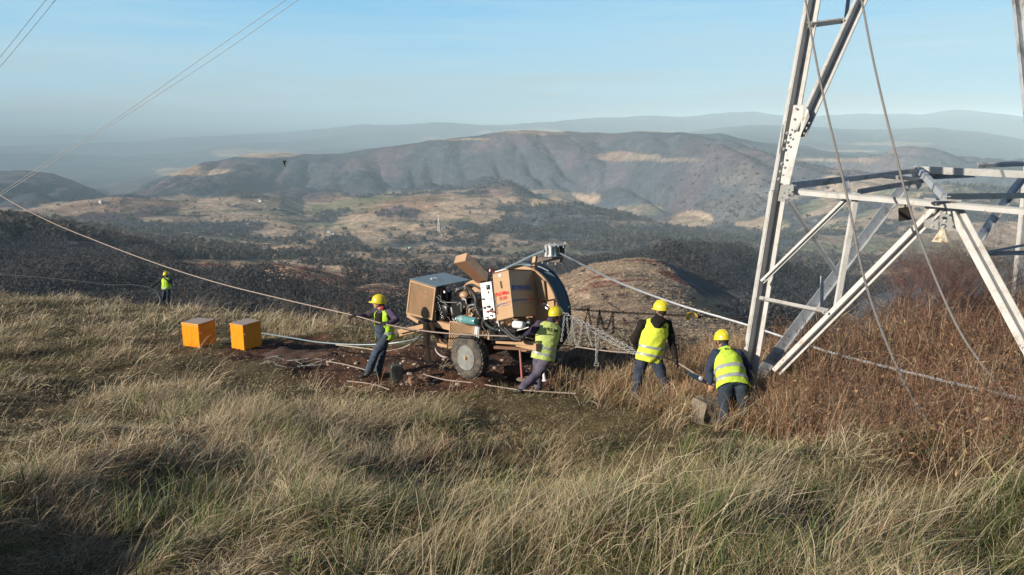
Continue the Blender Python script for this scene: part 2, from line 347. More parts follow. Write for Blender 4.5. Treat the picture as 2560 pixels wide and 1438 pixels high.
# land cover of the far country: painted as meadow / wood / ploughed / red bracken patches
def meadow_value(px, py, x, y, r):
    """0 wood ... 1 open grass"""
    v = fbm(x / 140, y / 90, 5, 101, 0.55)
    v = sstep(0.455, 0.53, v)
    v0 = v; v = np.where(r < 600, 0, v)
    # open patches seen on the hills: (col, row, half width, half height, strength)
    OPEN = [(1060, 505, 350, 24, 1.05), (900, 575, 180, 34, 1), (1180, 540, 170, 24, .95), (1000, 590, 240, 16, .55), (560, 505, 230, 14, .8), (205, 512, 90, 11, .8), (640, 545, 260, 9, .7),
            (660, 382, 130, 10, 1), (500, 428, 130, 12, .9), (1330, 330, 110, 8, 1), (1150, 348, 110, 4, .8), (1545, 392, 95, 15, .6), (1425, 495, 85, 20, 1), (1590, 525, 80, 14, .6), (1735, 552, 65, 22, 1), (1880, 560, 90, 20, .9), (1360, 480, 60, 8, .6), (1700, 400, 70, 5, .4),
            (1500, 640, 260, 14, .5), (1250, 620, 260, 20, .6), (900, 650, 180, 10, .5), (2200, 610, 360, 26, .55), (2250, 360, 120, 6, .7), (2090, 400, 110, 5, .8), (2150, 378, 70, 3, .8), (2450, 600, 160, 40, .5), (1630, 330, 60, 3, .5), (1560, 560, 160, 10, .5)]
    n = (fbm(x / (0.035 * r + 20), y / (0.035 * r + 20), 4, 117) - 0.5)
    o = np.zeros_like(v)
    for (cx, cy, wx, wy, s) in OPEN:
        d = np.hypot((px - cx) / wx, (py - cy) / wy) + n * 1.5
        o = np.maximum(o, s * (1 - sstep(0.75, 1.05, d)))
    hill = (r > 2250)
    v = np.where(hill, o, np.maximum(v * 0.75, o))
    v = np.where((r > 1150) & (r < 2250), np.maximum(v * (1 - .8 * sstep(1200, 1350, px + n * 150) * sstep(2050, 1900, px)), o), v)
    WOOD = [(1750, 480, 150, 26), (1500, 450, 240, 30), (1290, 560, 80, 20), (850, 610, 60, 16), (1420, 560, 130, 24), (1960, 600, 60, 22), (1150, 610, 70, 8)]
    for (cx, cy, wx, wy) in WOOD:
        d = np.hypot((px - cx) / wx, (py - cy) / wy) + n * 1.5
        v = v * sstep(0.7, 1.05, d)
    # nearer ground
    front = (r < 760)
    wob = (fbm(x / 22, y / 22, 3, 171) - 0.5) * 160
    knoll = front & (px > 1400 + wob - np.clip(py - 720, 0, 200) * 0.5) & (r < 400)
    left_wood = front & ~knoll
    mead = 1 - sstep(0.8, 1.1, np.hypot((px - 720) / 300, (py - 688 - (px - 720) * .08) / 34) + n * 1.1)
    mead2 = 1 - sstep(0.7, 1.1, np.hypot((px - 1000) / 200, (py - 728) / 20) + n * 1.2)
    v = np.where(left_wood, np.maximum(mead, mead2 * .7), v)
    midv = left_wood & (r > 230) & (px > 900 + wob * .6) & (px < 1640)
    v = np.where(midv, v0 * .85, v)
    tan = sstep(-0.1, 0.1, (1.0 - sstep(-14, 14, (px - 1700) * 0.75 - (py - 690) + n * 60)) - 0.4)
    v = np.where(knoll, np.maximum(tan, sstep(735, 765, py + n * 30) * sstep(1880, 1820, px + n * 60)) * .82, v)
    v = np.where(front & (r >= 400) & (px > 1380), 0.0, v)
    return np.clip(v, 0, 1)
def far_cols(V, r, a):
    x, y, z = V.T
    px, py = to_px(x, np.maximum(y, 0.1), z)
    m = meadow_value(px, py, x, y, r)
    n = fbm(x / 60, y / 60, 4, 131); n2 = fbm(x / 300, y / 300, 4, 141)
    wood = np.array([0.058, 0.064, 0.080])[None] * (0.7 + 0.7 * n)[:, None] + np.array([0.045, 0.014, 0.010])[None] * sstep(0.5, 0.7, n2)[:, None]
    mead = np.array([0.40, 0.295, 0.205])[None] * (0.65 + 0.6 * n)[:, None]
    green = np.array([0.125, 0.145, 0.075])
    g = sstep(0.55, 0.66, fbm(x / 200, y / 110, 3, 151)) * (r < 2400) * (r > 700)
    mead = mead * (1 - 0.75 * g)[:, None] + green[None] * (0.75 * g)[:, None]
    red = np.array([0.200, 0.095, 0.066])
    q = fbm(x / 26, y / 26, 4, 161)
    rd = np.where(r < 400, sstep(0.50, 0.58, q) * sstep(1400, 1480, px) * sstep(760, 700, py), 0)
    rd = np.maximum(rd, np.where((r < 760) & (px < 1380), 0.85 * sstep(0.40, 0.5, q), 0))
    rd = np.maximum(rd, np.where(r > 1500, 0.55 * sstep(0.55, 0.65, n2), 0))
    mead = mead * (1 - rd)[:, None] + red[None] * rd[:, None]
    c = wood * (1 - m)[:, None] + mead * m[:, None]
    return c

M_ground = attr_mat('soil_and_turf', 0.95, ((3.0, .3), (18.0, .35), (70.0, .3)), bump=((9.0, 0.05), (45.0, 0.02)), spec=0.1)
M_hills = attr_mat('hill_cover', 0.95, ((0.008, .15), (0.03, .30), (0.09, .38), (0.3, .30), (1.2, .22)), bump=((0.05, 6.0), (0.012, 10.0), (0.6, 0.5)), spec=0.0)
rad_near = np.concatenate([np.linspace(0.05, 3.0, 12)[:-1], np.exp(np.linspace(math.log(3.0), math.log(75), 420))])
ground, _ = polar_sheet('ground', rad_near, coarse, near_cols, M_ground, True)
tag(ground, kind='structure')
fine2 = np.linspace(R_(-52), R_(52), 860)
coarse2 = np.concatenate([np.linspace(R_(-180), R_(-52), 40)[:-1], fine2, np.linspace(R_(52), R_(180), 40)[1:-1]])
rad_far = np.exp(np.concatenate([np.linspace(math.log(75), math.log(800), 420)[:-1], np.linspace(math.log(800), math.log(6500), 330)[:-1], np.linspace(math.log(6500), math.log(45000), 110)]))
hills, _ = polar_sheet('hills', rad_far, coarse2, far_cols, M_hills, True)
tag(hills, kind='structure')
# ---------------------------------------------------------------- vegetation
def terrain_at(x, y): return ground_z(x, y)
def clumps(name, x, y, h, w, nf, col, seed, flat=False, fs=0.34):
    """small tree crowns: each nf ragged leaf-cluster faces in an egg-shaped volume over a stem"""
    rg = np.random.default_rng(seed); n = len(x); z = terrain_at(x, y)
    u = rg.normal(size=(n, nf, 3)); u /= np.linalg.norm(u, axis=2, keepdims=True); u *= rg.uniform(0.35, 1.0, (n, nf, 1)) ** 0.5
    c = np.stack([x[:, None] + u[..., 0] * w[:, None], y[:, None] + u[..., 1] * w[:, None], z[:, None] + h[:, None] * (0.55 + 0.45 * u[..., 2])], -1)
    s = (w[:, None] * fs * rg.uniform(0.6, 1.4, (n, nf)))[..., None]
    nn = u + rg.normal(size=(n, nf, 3)) * 0.45; nn /= np.linalg.norm(nn, axis=2, keepdims=True)      # leaf clusters face outwards, roughly
    a = np.cross(nn, rg.normal(size=(n, nf, 3))); a /= np.linalg.norm(a, axis=2, keepdims=True); b = np.cross(nn, a)
    v0 = c + a * s * 1.2; v1 = c + b * s; v2 = c - a * s * 1.1; v3 = c - b * s * 0.9
    V = np.stack([v0, v1, v2, v3], 2).reshape(-1, 3)
    F = np.arange(len(V)).reshape(-1, 4)
    C = (col[:, None, :] * rg.uniform(0.75, 1.3, (n, nf, 1))).repeat(4, axis=1).reshape(-1, 3)
    return np_mesh(name, V, F, C)
M_crown = attr_mat('bare_twigs', 0.9, ((0.6, .3),), spec=0.0)
def add_trans(m, fac):                    # thin twigs let part of the light through
    nt = m.node_tree; b = nt.nodes['Principled BSDF']; o = [n for n in nt.nodes if n.type == 'OUTPUT_MATERIAL'][0]
    t = nt.nodes.new('ShaderNodeBsdfTranslucent'); x = nt.nodes.new('ShaderNodeMixShader'); x.inputs[0].default_value = fac
    nt.links.new(b.inputs['Base Color'].links[0].from_socket, t.inputs[0]); nt.links.new(b.outputs[0], x.inputs[1]); nt.links.new(t.outputs[0], x.inputs[2]); nt.links.new(x.outputs[0], o.inputs[0])
add_trans(M_crown, .5)
def polar_samples(n, r0, r1, a0, a1, rg, p=1.0):
    r = np.exp(rg.uniform(math.log(r0), math.log(r1), n)); a = rg.uniform(R_(a0), R_(a1), n)
    return r, a, r * np.sin(a), r * np.cos(a)
rg = np.random.default_rng(5)
# near wooded slope on the left and the dark valley side
r, a, x, y = polar_samples(12000, 120, 640, -44, 44, rg)
z = ground_z(x, y); px, py = to_px(x, y, z); m = meadow_value(px, py, x, y, r)
k = (m < 0.35) & ((px < 1500) | (r > 300) | (rg.random(len(x)) < .25)) & ~((r < 260) & (px > 1380) & (px < 1860))
k &= rg.random(len(x)) < np.where((m < .05), 1, .15)
k &= ~((px > 900) & (px < 1640) & (r < 430) & (rg.random(len(x)) < .45))
x, y, r = x[k], y[k], r[k]
h = rg.uniform(4.5, 10.5, len(x)) * np.clip(r / 300, 0.55, 1); wd = h * rg.uniform(0.36, 0.6, len(x))
tone = rg.random(len(x))[:, None]
col = np.array([0.050, 0.056, 0.064]) * (1 - tone) + np.array([0.110, 0.100, 0.098]) * tone
me = clumps('wood', x, y, h, wd, 100, col, 1, fs=0.085)
tag(link_mesh('wood', me, M_crown), kind='stuff')
# scattered trees, hedges and copses over the valley
r, a, x, y = polar_samples(80000, 560, 2500, -45, 45, rg)
z = ground_z(x, y); px, py = to_px(x, y, z); m = meadow_value(px, py, x, y, r)
hed = np.abs(fbm(x / 110 + 40, y / 60 + 11, 3, 211) - 0.5) < 0.018
k = ((m < 0.4) & (rg.random(len(x)) < .50)) | (hed & (rg.random(len(x)) < .8)) | ((rg.random(len(x)) < .02) & (r < 1800))
k &= (m < .9) | (rg.random(len(x)) < .12)
k &= (r < 2050) | (rg.random(len(x)) < (2500 - r) / 450)
x, y, r = x[k], y[k], r[k]
h = 3.0 + 6.5 * rg.random(len(x)) ** 2; wd = h * rg.uniform(0.4, 0.7, len(x))
tone = rg.random(len(x))[:, None]
col = np.array([0.072, 0.072, 0.072]) * (1 - tone) + np.array([0.15, 0.120, 0.098]) * tone
me = clumps('valley_trees', x, y, h, wd, 12, col, 2, fs=0.38)
tag(link_mesh('valley_woodland', me, M_crown), kind='stuff')

# tufts and dwarf bushes of the open field beyond the rim
r, a, x, y = polar_samples(12000, 20, 330, 2, 18, rg); z = ground_z(x, y); px, py = to_px(x, y, z); m = meadow_value(px, py, x, y, np.maximum(r, 80))
k = (r > node_at(RIMN, np.tan(a))[0] * 1.05) & (px > 1390) & (px < 1900) & (m > .4); x, y, r, py = x[k], y[k], r[k], py[k]; n = len(x)
tone = rg.random(n)[:, None]; dkb = rg.random(n) < .012
redm = sstep(.48, .58, fbm(x / 26, y / 26, 4, 161))[:, None] * (py < 745)[:, None]
col = np.array([0.38, 0.29, 0.20]) * (1 - tone) + np.array([0.50, 0.40, 0.29]) * tone; col = col * (1 - redm) + np.array([0.34, 0.15, 0.105]) * redm; col[dkb] = np.array([0.075, 0.052, 0.045])
h = np.clip(r * .0008, .035, .18) * rg.uniform(.6, 1.4, n) * np.where(dkb, 2.0, 1); me = clumps('field_tussocks', x, y, h, h * rg.uniform(1.2, 2.2, n), 10, col, 3, fs=.45)
tag(link_mesh('field_tussocks', me, M_crown), kind='stuff')
# --- grass
def blades(x, y, z, az, elev, length, width, curl, col, seed, tipcol=1.45):
    """ribbons of 3 quads; az heading, elev start angle, curl how much they bend over"""
    rg = np.random.default_rng(seed); n = len(x)
    ts = np.array([0, 0.36, 0.7, 1.0]); pos = np.stack([x, y, z], 1); d = np.stack([np.cos(az), np.sin(az)], 1)
    side = np.stack([-d[:, 1], d[:, 0], np.zeros(n)], 1)
    sw = rg.uniform(-1, 1, n)[:, None]                       # turn the ribbon face a little
    side = side + np.stack([np.zeros(n), np.zeros(n), np.ones(n)], 1) * sw; side /= np.linalg.norm(side, axis=1, keepdims=True)
    pts = [pos]; e = elev.copy()
    bend = rg.normal(0, 0.25, n)
    for i in range(3):
        seg = (ts[i + 1] - ts[i]) * length
        az2 = az + bend * (i + 1)
        step = np.stack([np.cos(az2) * np.cos(e) * seg, np.sin(az2) * np.cos(e) * seg, np.sin(e) * seg], 1)
        pts.append(pts[-1] + step); e = e - curl
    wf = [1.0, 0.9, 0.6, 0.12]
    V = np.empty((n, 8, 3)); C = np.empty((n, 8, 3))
    tc = [0.55, 0.9, 1.2, tipcol]  # darker roots, brighter ends: sunlit tips put into the blade colour
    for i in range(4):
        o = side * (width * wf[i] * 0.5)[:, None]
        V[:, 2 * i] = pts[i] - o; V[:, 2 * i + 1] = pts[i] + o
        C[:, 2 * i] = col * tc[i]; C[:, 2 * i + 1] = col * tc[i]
    F0 = np.array([[0, 1, 3, 2], [2, 3, 5, 4], [4, 5, 7, 6]])
    F = (np.arange(n)[:, None, None] * 8 + F0[None]).reshape(-1, 4)
    return V.reshape(-1, 3), F, C.reshape(-1, 3)
PAL = np.array([[0.275, 0.212, 0.115], [0.43, 0.350, 0.220], [0.145, 0.115, 0.060], [0.115, 0.140, 0.036], [0.250, 0.135, 0.065], [0.44, 0.37, 0.25], [0.062, 0.085, 0.026]])
def tufts(nt, r0, r1, per, lw, hh, seed, pr, spread=0.10, mode='grass', elm=0.62):
    rg = np.random.default_rng(seed)
    rr = np.exp(rg.uniform(math.log(r0), math.log(r1), nt)) if pr else rg.uniform(r0, r1, nt)
    aa = rg.uniform(R_(-40), R_(40), nt)
    x = rr * np.sin(aa); y = rr * np.cos(aa)
    dm = dirt_mask(x, y); sm = scrub_mask(x, y)
    rim = node_at(RIMN, np.tan(aa))[0]
    keep = (rg.random(nt) > dm * 0.985) & (rg.random(nt) > sm * 0.75) & (rr < rim * 1.06)
    if mode == 'rust':
        px, py = to_px(x, y, near_z(x, y)); keep = (px > 1430 + rg.normal(0, 40, nt)) & (px < 2000) & (py > 880) & (py < np.interp(px, [1450, 1600, 1800, 2000], [985, 1015, 1120, 1180]) + rg.normal(0, 18, nt)) & (rr < rim) & (rg.random(nt) > dm * .6) & ~((px > 1715) & (px < 1905) & (py > 1015) & (rg.random(nt) < .88))
    x, y, rr = x[keep], y[keep], rr[keep]; nt = len(x)
    if mode == 'near':
        keep = rg.random(nt) < .22 + .95 * sstep(.36, .60, fbm(x / .55 + 7, y / .55, 2, 341)); x, y, rr = x[keep], y[keep], rr[keep]; nt = len(x)
    # character of the sward at this spot
    f1 = fbm(x / 1.5, y / 1.5, 3, 301); f2 = fbm(x / 3.2, y / 3.2, 3, 311); f3 = fbm(x / 1.0, y / 1.0, 2, 321)
    tall = sstep(0.42, 0.70, f1) * 0.95 + 0.28
    kk = np.repeat(np.arange(nt), per); n = len(kk)
    bx = x[kk] + rg.normal(0, spread, n); by = y[kk] + rg.normal(0, spread, n)
    bz = near_z(bx, by) + relief(bx, by, np.hypot(bx, by)) - 0.01
    base_az = 0.35 + (f2[kk] - 0.5) * 4.0 + rg.normal(0, 0.55, n)
    ox, oy = bx - x[kk], by - y[kk]; on = np.hypot(ox, oy) + 1e-6; oo = rg.uniform(.2, 1.3, n)
    base_az = np.arctan2(np.sin(base_az) + oy / on * oo, np.cos(base_az) + ox / on * oo)      # tussocks splay outwards, combed by the wind
    L = hh * (tall[kk] if mode != 'rust' else 0.8) * rg.uniform(0.45, 1.25, n)
    elev = np.clip(rg.normal(elm, 0.36, n) + 0.3 * (tall[kk] - 0.6), 0.08, 1.45)
    curl = rg.uniform(0.1, 0.55, n)
    wts = np.stack([np.full(nt, 1.0), 0.4 + 1.1 * sstep(.45, .65, f1), 0.9 - 0.2 * f1, 2.2 * sstep(.50, .68, f3), 0.2 + 1.2 * sstep(.55, .7, f2), 0.25 + sstep(.5, .7, f1), 1.3 * sstep(.55, .7, f3)], 1)
    if mode == 'near':
        wl = sstep(1.0, -2.0, x); wts *= np.array([1.1, 1.0, .9, 1.1, .8, 1.0, 1.1]); wts[:, 1] += 1.0 * wl; wts[:, 5] += .9 * wl; wts[:, 3] += .7 * (1 - wl)
    if mode == 'green': wts[:] = [.3, .1, .3, 3, .2, .1, 2.5]
    if mode == 'rust':
        wts[:] = [1.2, .9, .6, .05, 3.2, .6, .02]; base_az = 0.5 + rg.normal(0, .8, n)
    if mode == 'straw': wts[:] = [.8, 2.5, .1, .1, .5, 2.0, .02]; base_az = 0.3 + (f2[kk] - .5) * 1.2 + rg.normal(0, .3, n)
    if mode == 'rim': wts[:, 5] += 1.2; wts[:, 1] += 1.5; wts[:, 3] *= .4; wts[:, 6] *= .2
    cw = np.cumsum(wts, 1); cw /= cw[:, -1:]
    ci = (rg.random(nt)[:, None] > cw).sum(1)
    mixc = (rg.random(n)[:, None] > cw[kk]).sum(1)
    use = rg.random(n) < 0.55
    col = PAL[np.where(use, ci[kk], mixc)] * rg.uniform(0.6, 1.3, (n, 1))
    w_ = lw * rg.uniform(0.7, 1.3, n)
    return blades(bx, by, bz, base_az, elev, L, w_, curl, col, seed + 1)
parts = [tufts(8600, 3.0, 7.5, 32, 0.0036, 0.25, 401, False, 0.085, 'near', elm=0.34),
         tufts(9200, 7.0, 15.0, 24, 0.0062, 0.31, 402, False, 0.11, 'near', elm=0.44),
         tufts(8500, 14.0, 27.0, 13, 0.012, 0.34, 403, False, 0.16),
         tufts(6500, 26.0, 47.0, 11, 0.022, 0.42, 404, False, 0.25, 'rim'),
         tufts(260, 3.6, 13.0, 26, 0.0036, 0.60, 405, False, 0.09, 'straw', .85),
         tufts(260, 3.6, 14.0, 38, 0.0062, 0.36, 407, False, 0.045, 'green', 1.1),
         tufts(6000, 10.5, 16.5, 22, 0.0085, 0.66, 408, False, 0.10, 'rust', .95),
         tufts(420, 13.0, 40.0, 14, 0.010, 0.95, 406, False, 0.12, 'straw', 1.0)]
def join_np(parts):
    V = []; F = []; C = []; o = 0
    for v, f, c in parts: V.append(v); F.append(f + o); C.append(c); o += len(v)
    return np.concatenate(V), np.concatenate(F), np.concatenate(C)
M_grass = attr_mat('dry_grass', 0.55, ((2.5, .2),), spec=0.35); add_trans(M_grass, .25)
V, F, C = join_np(parts)
tag(link_mesh('grass', np_mesh('grass', V, F, C), M_grass), kind='stuff')

# --- tall dead weeds on the right: upright stems with side twigs and curled leaves
def weeds():
    rg = np.random.default_rng(500)
    out = []
    n0 = 26000
    rr = rg.uniform(5, 27, n0); aa = rg.uniform(R_(2), R_(40), n0)
    x = rr * np.sin(aa); y = rr * np.cos(aa)
    rim = node_at(RIMN, np.tan(aa))[0]
    m = scrub_mask(x, y); k = rg.random(n0) < m * np.clip(0.3 + rr / 30, 0, 1) * (rr < rim * 1.02) * sstep(.28, .5, fbm(x / .8, y / .8, 3, 505)); x, y, rr = x[k], y[k], rr[k]
    n = len(x); z = near_z(x, y) + relief(x, y, rr)
    px, py = to_px(x, y, z)
    H = rg.uniform(0.35, 0.95, n) * np.interp(px, [1500, 1700, 1900, 2100, 2500], [0.55, 0.75, 0.8, 1.05, 1.15]) * (0.30 + 1.35 * fbm(x / .9, y / .9, 3, 511))
    H = np.where((py < 1120) & (px > 1700) & (px < 1920), H * 0.6, H)
    pal = np.array([[0.23, 0.125, 0.075], [0.17, 0.085, 0.055], [0.30, 0.20, 0.12], [0.36, 0.27, 0.17], [0.12, 0.065, 0.045]])
    ci = rg.integers(0, 5, n); col = pal[ci] * rg.uniform(0.7, 1.3, (n, 1))
    wd = np.clip(rr * 0.00076, 0.005, 0.016)
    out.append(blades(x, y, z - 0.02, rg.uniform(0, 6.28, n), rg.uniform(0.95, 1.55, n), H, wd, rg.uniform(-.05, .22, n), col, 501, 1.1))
    # twigs
    for j in range(7):
        t = rg.uniform(0.25, 1.0, n)
        sx = x + rg.normal(0, 0.03, n); sy = y + rg.normal(0, 0.03, n)
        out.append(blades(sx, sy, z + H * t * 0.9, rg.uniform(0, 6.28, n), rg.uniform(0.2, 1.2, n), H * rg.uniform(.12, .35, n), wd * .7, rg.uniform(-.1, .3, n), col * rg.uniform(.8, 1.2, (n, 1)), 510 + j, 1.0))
    for j in range(3):                                       # leaves: short, wide, pointed both ends
        t = rg.uniform(0.1, 1.0, n)
        sx = x + rg.normal(0, 0.06, n); sy = y + rg.normal(0, 0.06, n)
        lc = np.where(rg.random((n, 1)) < .35, np.array([[0.36, 0.24, 0.13]]), np.array([[0.21, 0.105, 0.058]])) * rg.uniform(.6, 1.3, (n, 1))
        out.append(blades(sx, sy, z + H * t * 0.95, rg.uniform(0, 6.28, n), rg.uniform(-.8, .8, n), rg.uniform(.03, .075, n), rg.uniform(.014, .030, n), rg.uniform(0, .7, n), lc, 530 + j, 1.0))
    return join_np(out)
V, F, C = weeds()
tag(link_mesh('weeds', np_mesh('weeds', V, F, C), M_grass), kind='stuff')
# ---------------------------------------------------------------- mesh builder
def nrm(v): v = Vector(v); return v.normalized()
def frame(axis, ref=None):
    t = nrm(axis); ref = Vector(ref) if ref is not None else (Vector((0, 0, 1)) if abs(t.z) < 0.9 else Vector((1, 0, 0)))
    u = (ref - t * ref.dot(t)).normalized(); return t, u, t.cross(u)
class MB:
    def __init__(s): s.v = []; s.f = []
    def add(s, vs, fs):
        o = len(s.v); s.v += [tuple(p) for p in vs]; s.f += [tuple(i + o for i in f) for f in fs]; return s
    def hexa(s, a, b):                                   # two matching rings of points, capped
        n = len(a); fs = [tuple(range(n))[::-1], tuple(range(n, 2 * n))]
        fs += [(i, (i + 1) % n, n + (i + 1) % n, n + i) for i in range(n)]
        return s.add(list(a) + list(b), fs)
    def prism(s, poly, ext): ext = Vector(ext); return s.hexa([Vector(p) for p in poly], [Vector(p) + ext for p in poly])
    def box(s, c, x, y, z):                              # centre and three half-axis vectors
        c, x, y, z = map(Vector, (c, x, y, z))
        return s.hexa([c - x - y - z, c + x - y - z, c + x + y - z, c - x + y - z], [c - x - y + z, c + x - y + z, c + x + y + z, c - x + y + z])
    def tube(s, pts, r, n=8, ref=None, flat=1.0, caps=True, closed=False):
        pts = [Vector(p) for p in pts]; m = len(pts)
        rs = r if isinstance(r, (list, tuple)) else [r] * m
        vs = []; u = None
        for i, p in enumerate(pts):
            if closed: t = pts[(i + 1) % m] - pts[(i - 1) % m]
            else: t = pts[min(i + 1, m - 1)] - pts[max(i - 1, 0)]
            t, u, w_ = frame(t, u if u is not None else ref)
            for k in range(n):
                a = 2 * math.pi * k / n
                vs.append(p + u * math.cos(a) * rs[i] + w_ * math.sin(a) * rs[i] * flat)
        fs = []
        mm_ = m if closed else m - 1
        for i in range(mm_):
            j = (i + 1) % m
            fs += [(i * n + k, i * n + (k + 1) % n, j * n + (k + 1) % n, j * n + k) for k in range(n)]
        if caps and not closed: fs += [tuple(range(n))[::-1], tuple(range((m - 1) * n, m * n))]
        return s.add(vs, fs)
    def cyl(s, a, b, r, r2=None, n=16): return s.tube([a, b], [r, r if r2 is None else r2], n)
    def lathe(s, o, axis, prof, n=24, ref=None):         # prof: (radius, height along axis)
        t, u, w_ = frame(axis, ref); o = Vector(o); vs = []
        for (r, h) in prof:
            for k in range(n):
                a = 2 * math.pi * k / n; vs.append(o + t * h + (u * math.cos(a) + w_ * math.sin(a)) * max(r, 1e-4))
        fs = [(i * n + k, i * n + (k + 1) % n, (i + 1) * n + (k + 1) % n, (i + 1) * n + k) for i in range(len(prof) - 1) for k in range(n)]
        fs += [tuple(range(n))[::-1], tuple(range((len(prof) - 1) * n, len(prof) * n))]
        return s.add(vs, fs)
    def ell(s, c, x, y, z, nu=14, nv=9):                 # ellipsoid, half-axis vectors
        c, x, y, z = map(Vector, (c, x, y, z)); vs = []
        for j in range(nv + 1):
            th = math.pi * j / nv
            for k in range(nu):
                a = 2 * math.pi * k / nu; vs.append(c + x * math.sin(th) * math.cos(a) + y * math.sin(th) * math.sin(a) + z * math.cos(th))
        fs = [(j * nu + k, j * nu + (k + 1) % nu, (j + 1) * nu + (k + 1) % nu, (j + 1) * nu + k) for j in range(nv) for k in range(nu)]
        return s.add(vs, fs)
    def mesh(s, name):
        me = bpy.data.meshes.new(name); me.from_pydata(s.v, [], s.f); me.update()
        bm = bmesh.new(); bm.from_mesh(me); bmesh.ops.remove_doubles(bm, verts=bm.verts, dist=1e-5); bmesh.ops.recalc_face_normals(bm, faces=bm.faces); bm.to_mesh(me); bm.free()
        return me
    def build(s, name, m, parent=None, smooth=False, bevel=0.0, label=None):
        me = s.mesh(name); o = link_mesh(name, me, m, parent, smooth)
        if smooth:
            try: me.set_sharp_from_angle(angle=R_(38))
            except Exception: pass
        if bevel:
            md = o.modifiers.new('bevel', 'BEVEL'); md.width = bevel; md.segments = 2; md.limit_method = 'ANGLE'
        if label: o['label'] = label
        return o
def spline(pts, n=8):                                    # Catmull-Rom through points
    pts = [Vector(p) for p in pts]; out = []
    q = [pts[0] * 2 - pts[1]] + pts + [pts[-1] * 2 - pts[-2]]
    for i in range(1, len(q) - 2):
        for k in range(n):
            t = k / n; a, b, c, d = q[i - 1], q[i], q[i + 1], q[i + 2]
            out.append(0.5 * ((2 * b) + (c - a) * t + (2 * a - 5 * b + 4 * c - d) * t * t + (3 * b - a - 3 * c + d) * t ** 3))
    out.append(pts[-1]); return out
def PL(*l): return [P(*q) for q in l]
def hit(px, py, r0=3.0):
    """where the sight line through a picture point meets the land"""
    v = ray(px, py); h = math.hypot(v.x, v.y)
    r = np.exp(np.linspace(math.log(r0), math.log(30000), 2500)); s = r / h
    g = ground_z(v.x * s, v.y * s); i = int(np.argmax(v.z * s < g))
    return Vector((v.x * s[i], v.y * s[i], g[i]))

# ---------------------------------------------------------------- materials
M_steel = mat('weathered_white_steel', (0.45, 0.445, 0.425), 0.55, 0.0, 0.12, 5, 0.15, 60, dirt=(0.30, 0.25, 0.19), dlo=0.54, dhi=0.70, dscale=7)
M_steel_rust = mat('rust_stained_steel', (0.36, 0.35, 0.32), 0.6, 0.0, 0.12, 5, 0.1, 60, dirt=(0.30, 0.15, 0.06), dlo=0.55, dhi=0.66, dscale=6)
M_galv = mat('galvanised_steel', (0.40, 0.42, 0.44), 0.5, 0.1, 0.15, 6, dirt=(0.20, 0.20, 0.19))
M_bolt = mat('bolt_steel', (0.42, 0.42, 0.40), 0.4, 0.5, 0.2, 10)
M_black = mat('black_rubber', (0.018, 0.018, 0.020), 0.55, 0, 0.3, 14, 0.2, 80, dirt=(0.05, 0.045, 0.038), dlo=.5, dhi=.75)
M_blackmetal = mat('black_engine_metal', (0.022, 0.022, 0.024), 0.35, 0.3, 0.3, 14)
M_tan = mat('tan_machine_paint', (0.43, 0.275, 0.160), 0.42, 0.0, 0.08, 4, dirt=(0.27, 0.18, 0.11), dlo=.60, dhi=.78, dscale=5)
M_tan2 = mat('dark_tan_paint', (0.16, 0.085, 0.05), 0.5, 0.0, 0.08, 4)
M_grey_lid = mat('grey_blue_paint', (0.17, 0.22, 0.24), 0.4, 0.1, 0.08, 4)
M_white = mat('white_paint', (0.78, 0.78, 0.78), 0.4, 0, 0.04, 5)
M_darkrope = mat('steel_cable', (0.20, 0.185, 0.17), 0.5, 0.3, 0.15, 20)
M_rope = mat('tan_hauling_rope', (0.30, 0.235, 0.200), 0.8, 0, 0.12, 60, 0.3, 200)
M_cond = mat('bright_conductor', (0.62, 0.64, 0.66), 0.38, 0.5, 0.15, 30, 0.3, 150)
M_bluecond = mat('blue_grey_cable', (0.17, 0.22, 0.24), 0.4, 0.1, 0.12, 20)
M_wire = mat('overhead_wire', (0.36, 0.36, 0.35), 0.5, 0.3, 0.1, 5)
M_chain_s = mat('silver_chain', (0.30, 0.30, 0.29), 0.65, 0.1, 0.1, 10)
M_chain_d = mat('dark_rusty_chain', (0.06, 0.042, 0.032), 0.6, 0.3, 0.3, 10)
M_red = mat('red_paint', (0.50, 0.02, 0.02), 0.4, 0, 0.1)
M_redtext = mat('red_lettering', (0.62, 0.03, 0.03), 0.5, 0, 0.0)
M_bluetext = mat('blue_lettering', (0.045, 0.09, 0.36), 0.5, 0, 0.0)
M_blacktext = mat('black_lettering', (0.015, 0.015, 0.015), 0.6, 0, 0.0)
M_plate_dark = mat('rusty_dark_plate', (0.035, 0.025, 0.020), 0.7, 0.2, 0.3)
M_navy_reel = mat('navy_reel_flange', (0.012, 0.024, 0.042), 0.65, 0.0, 0.2)

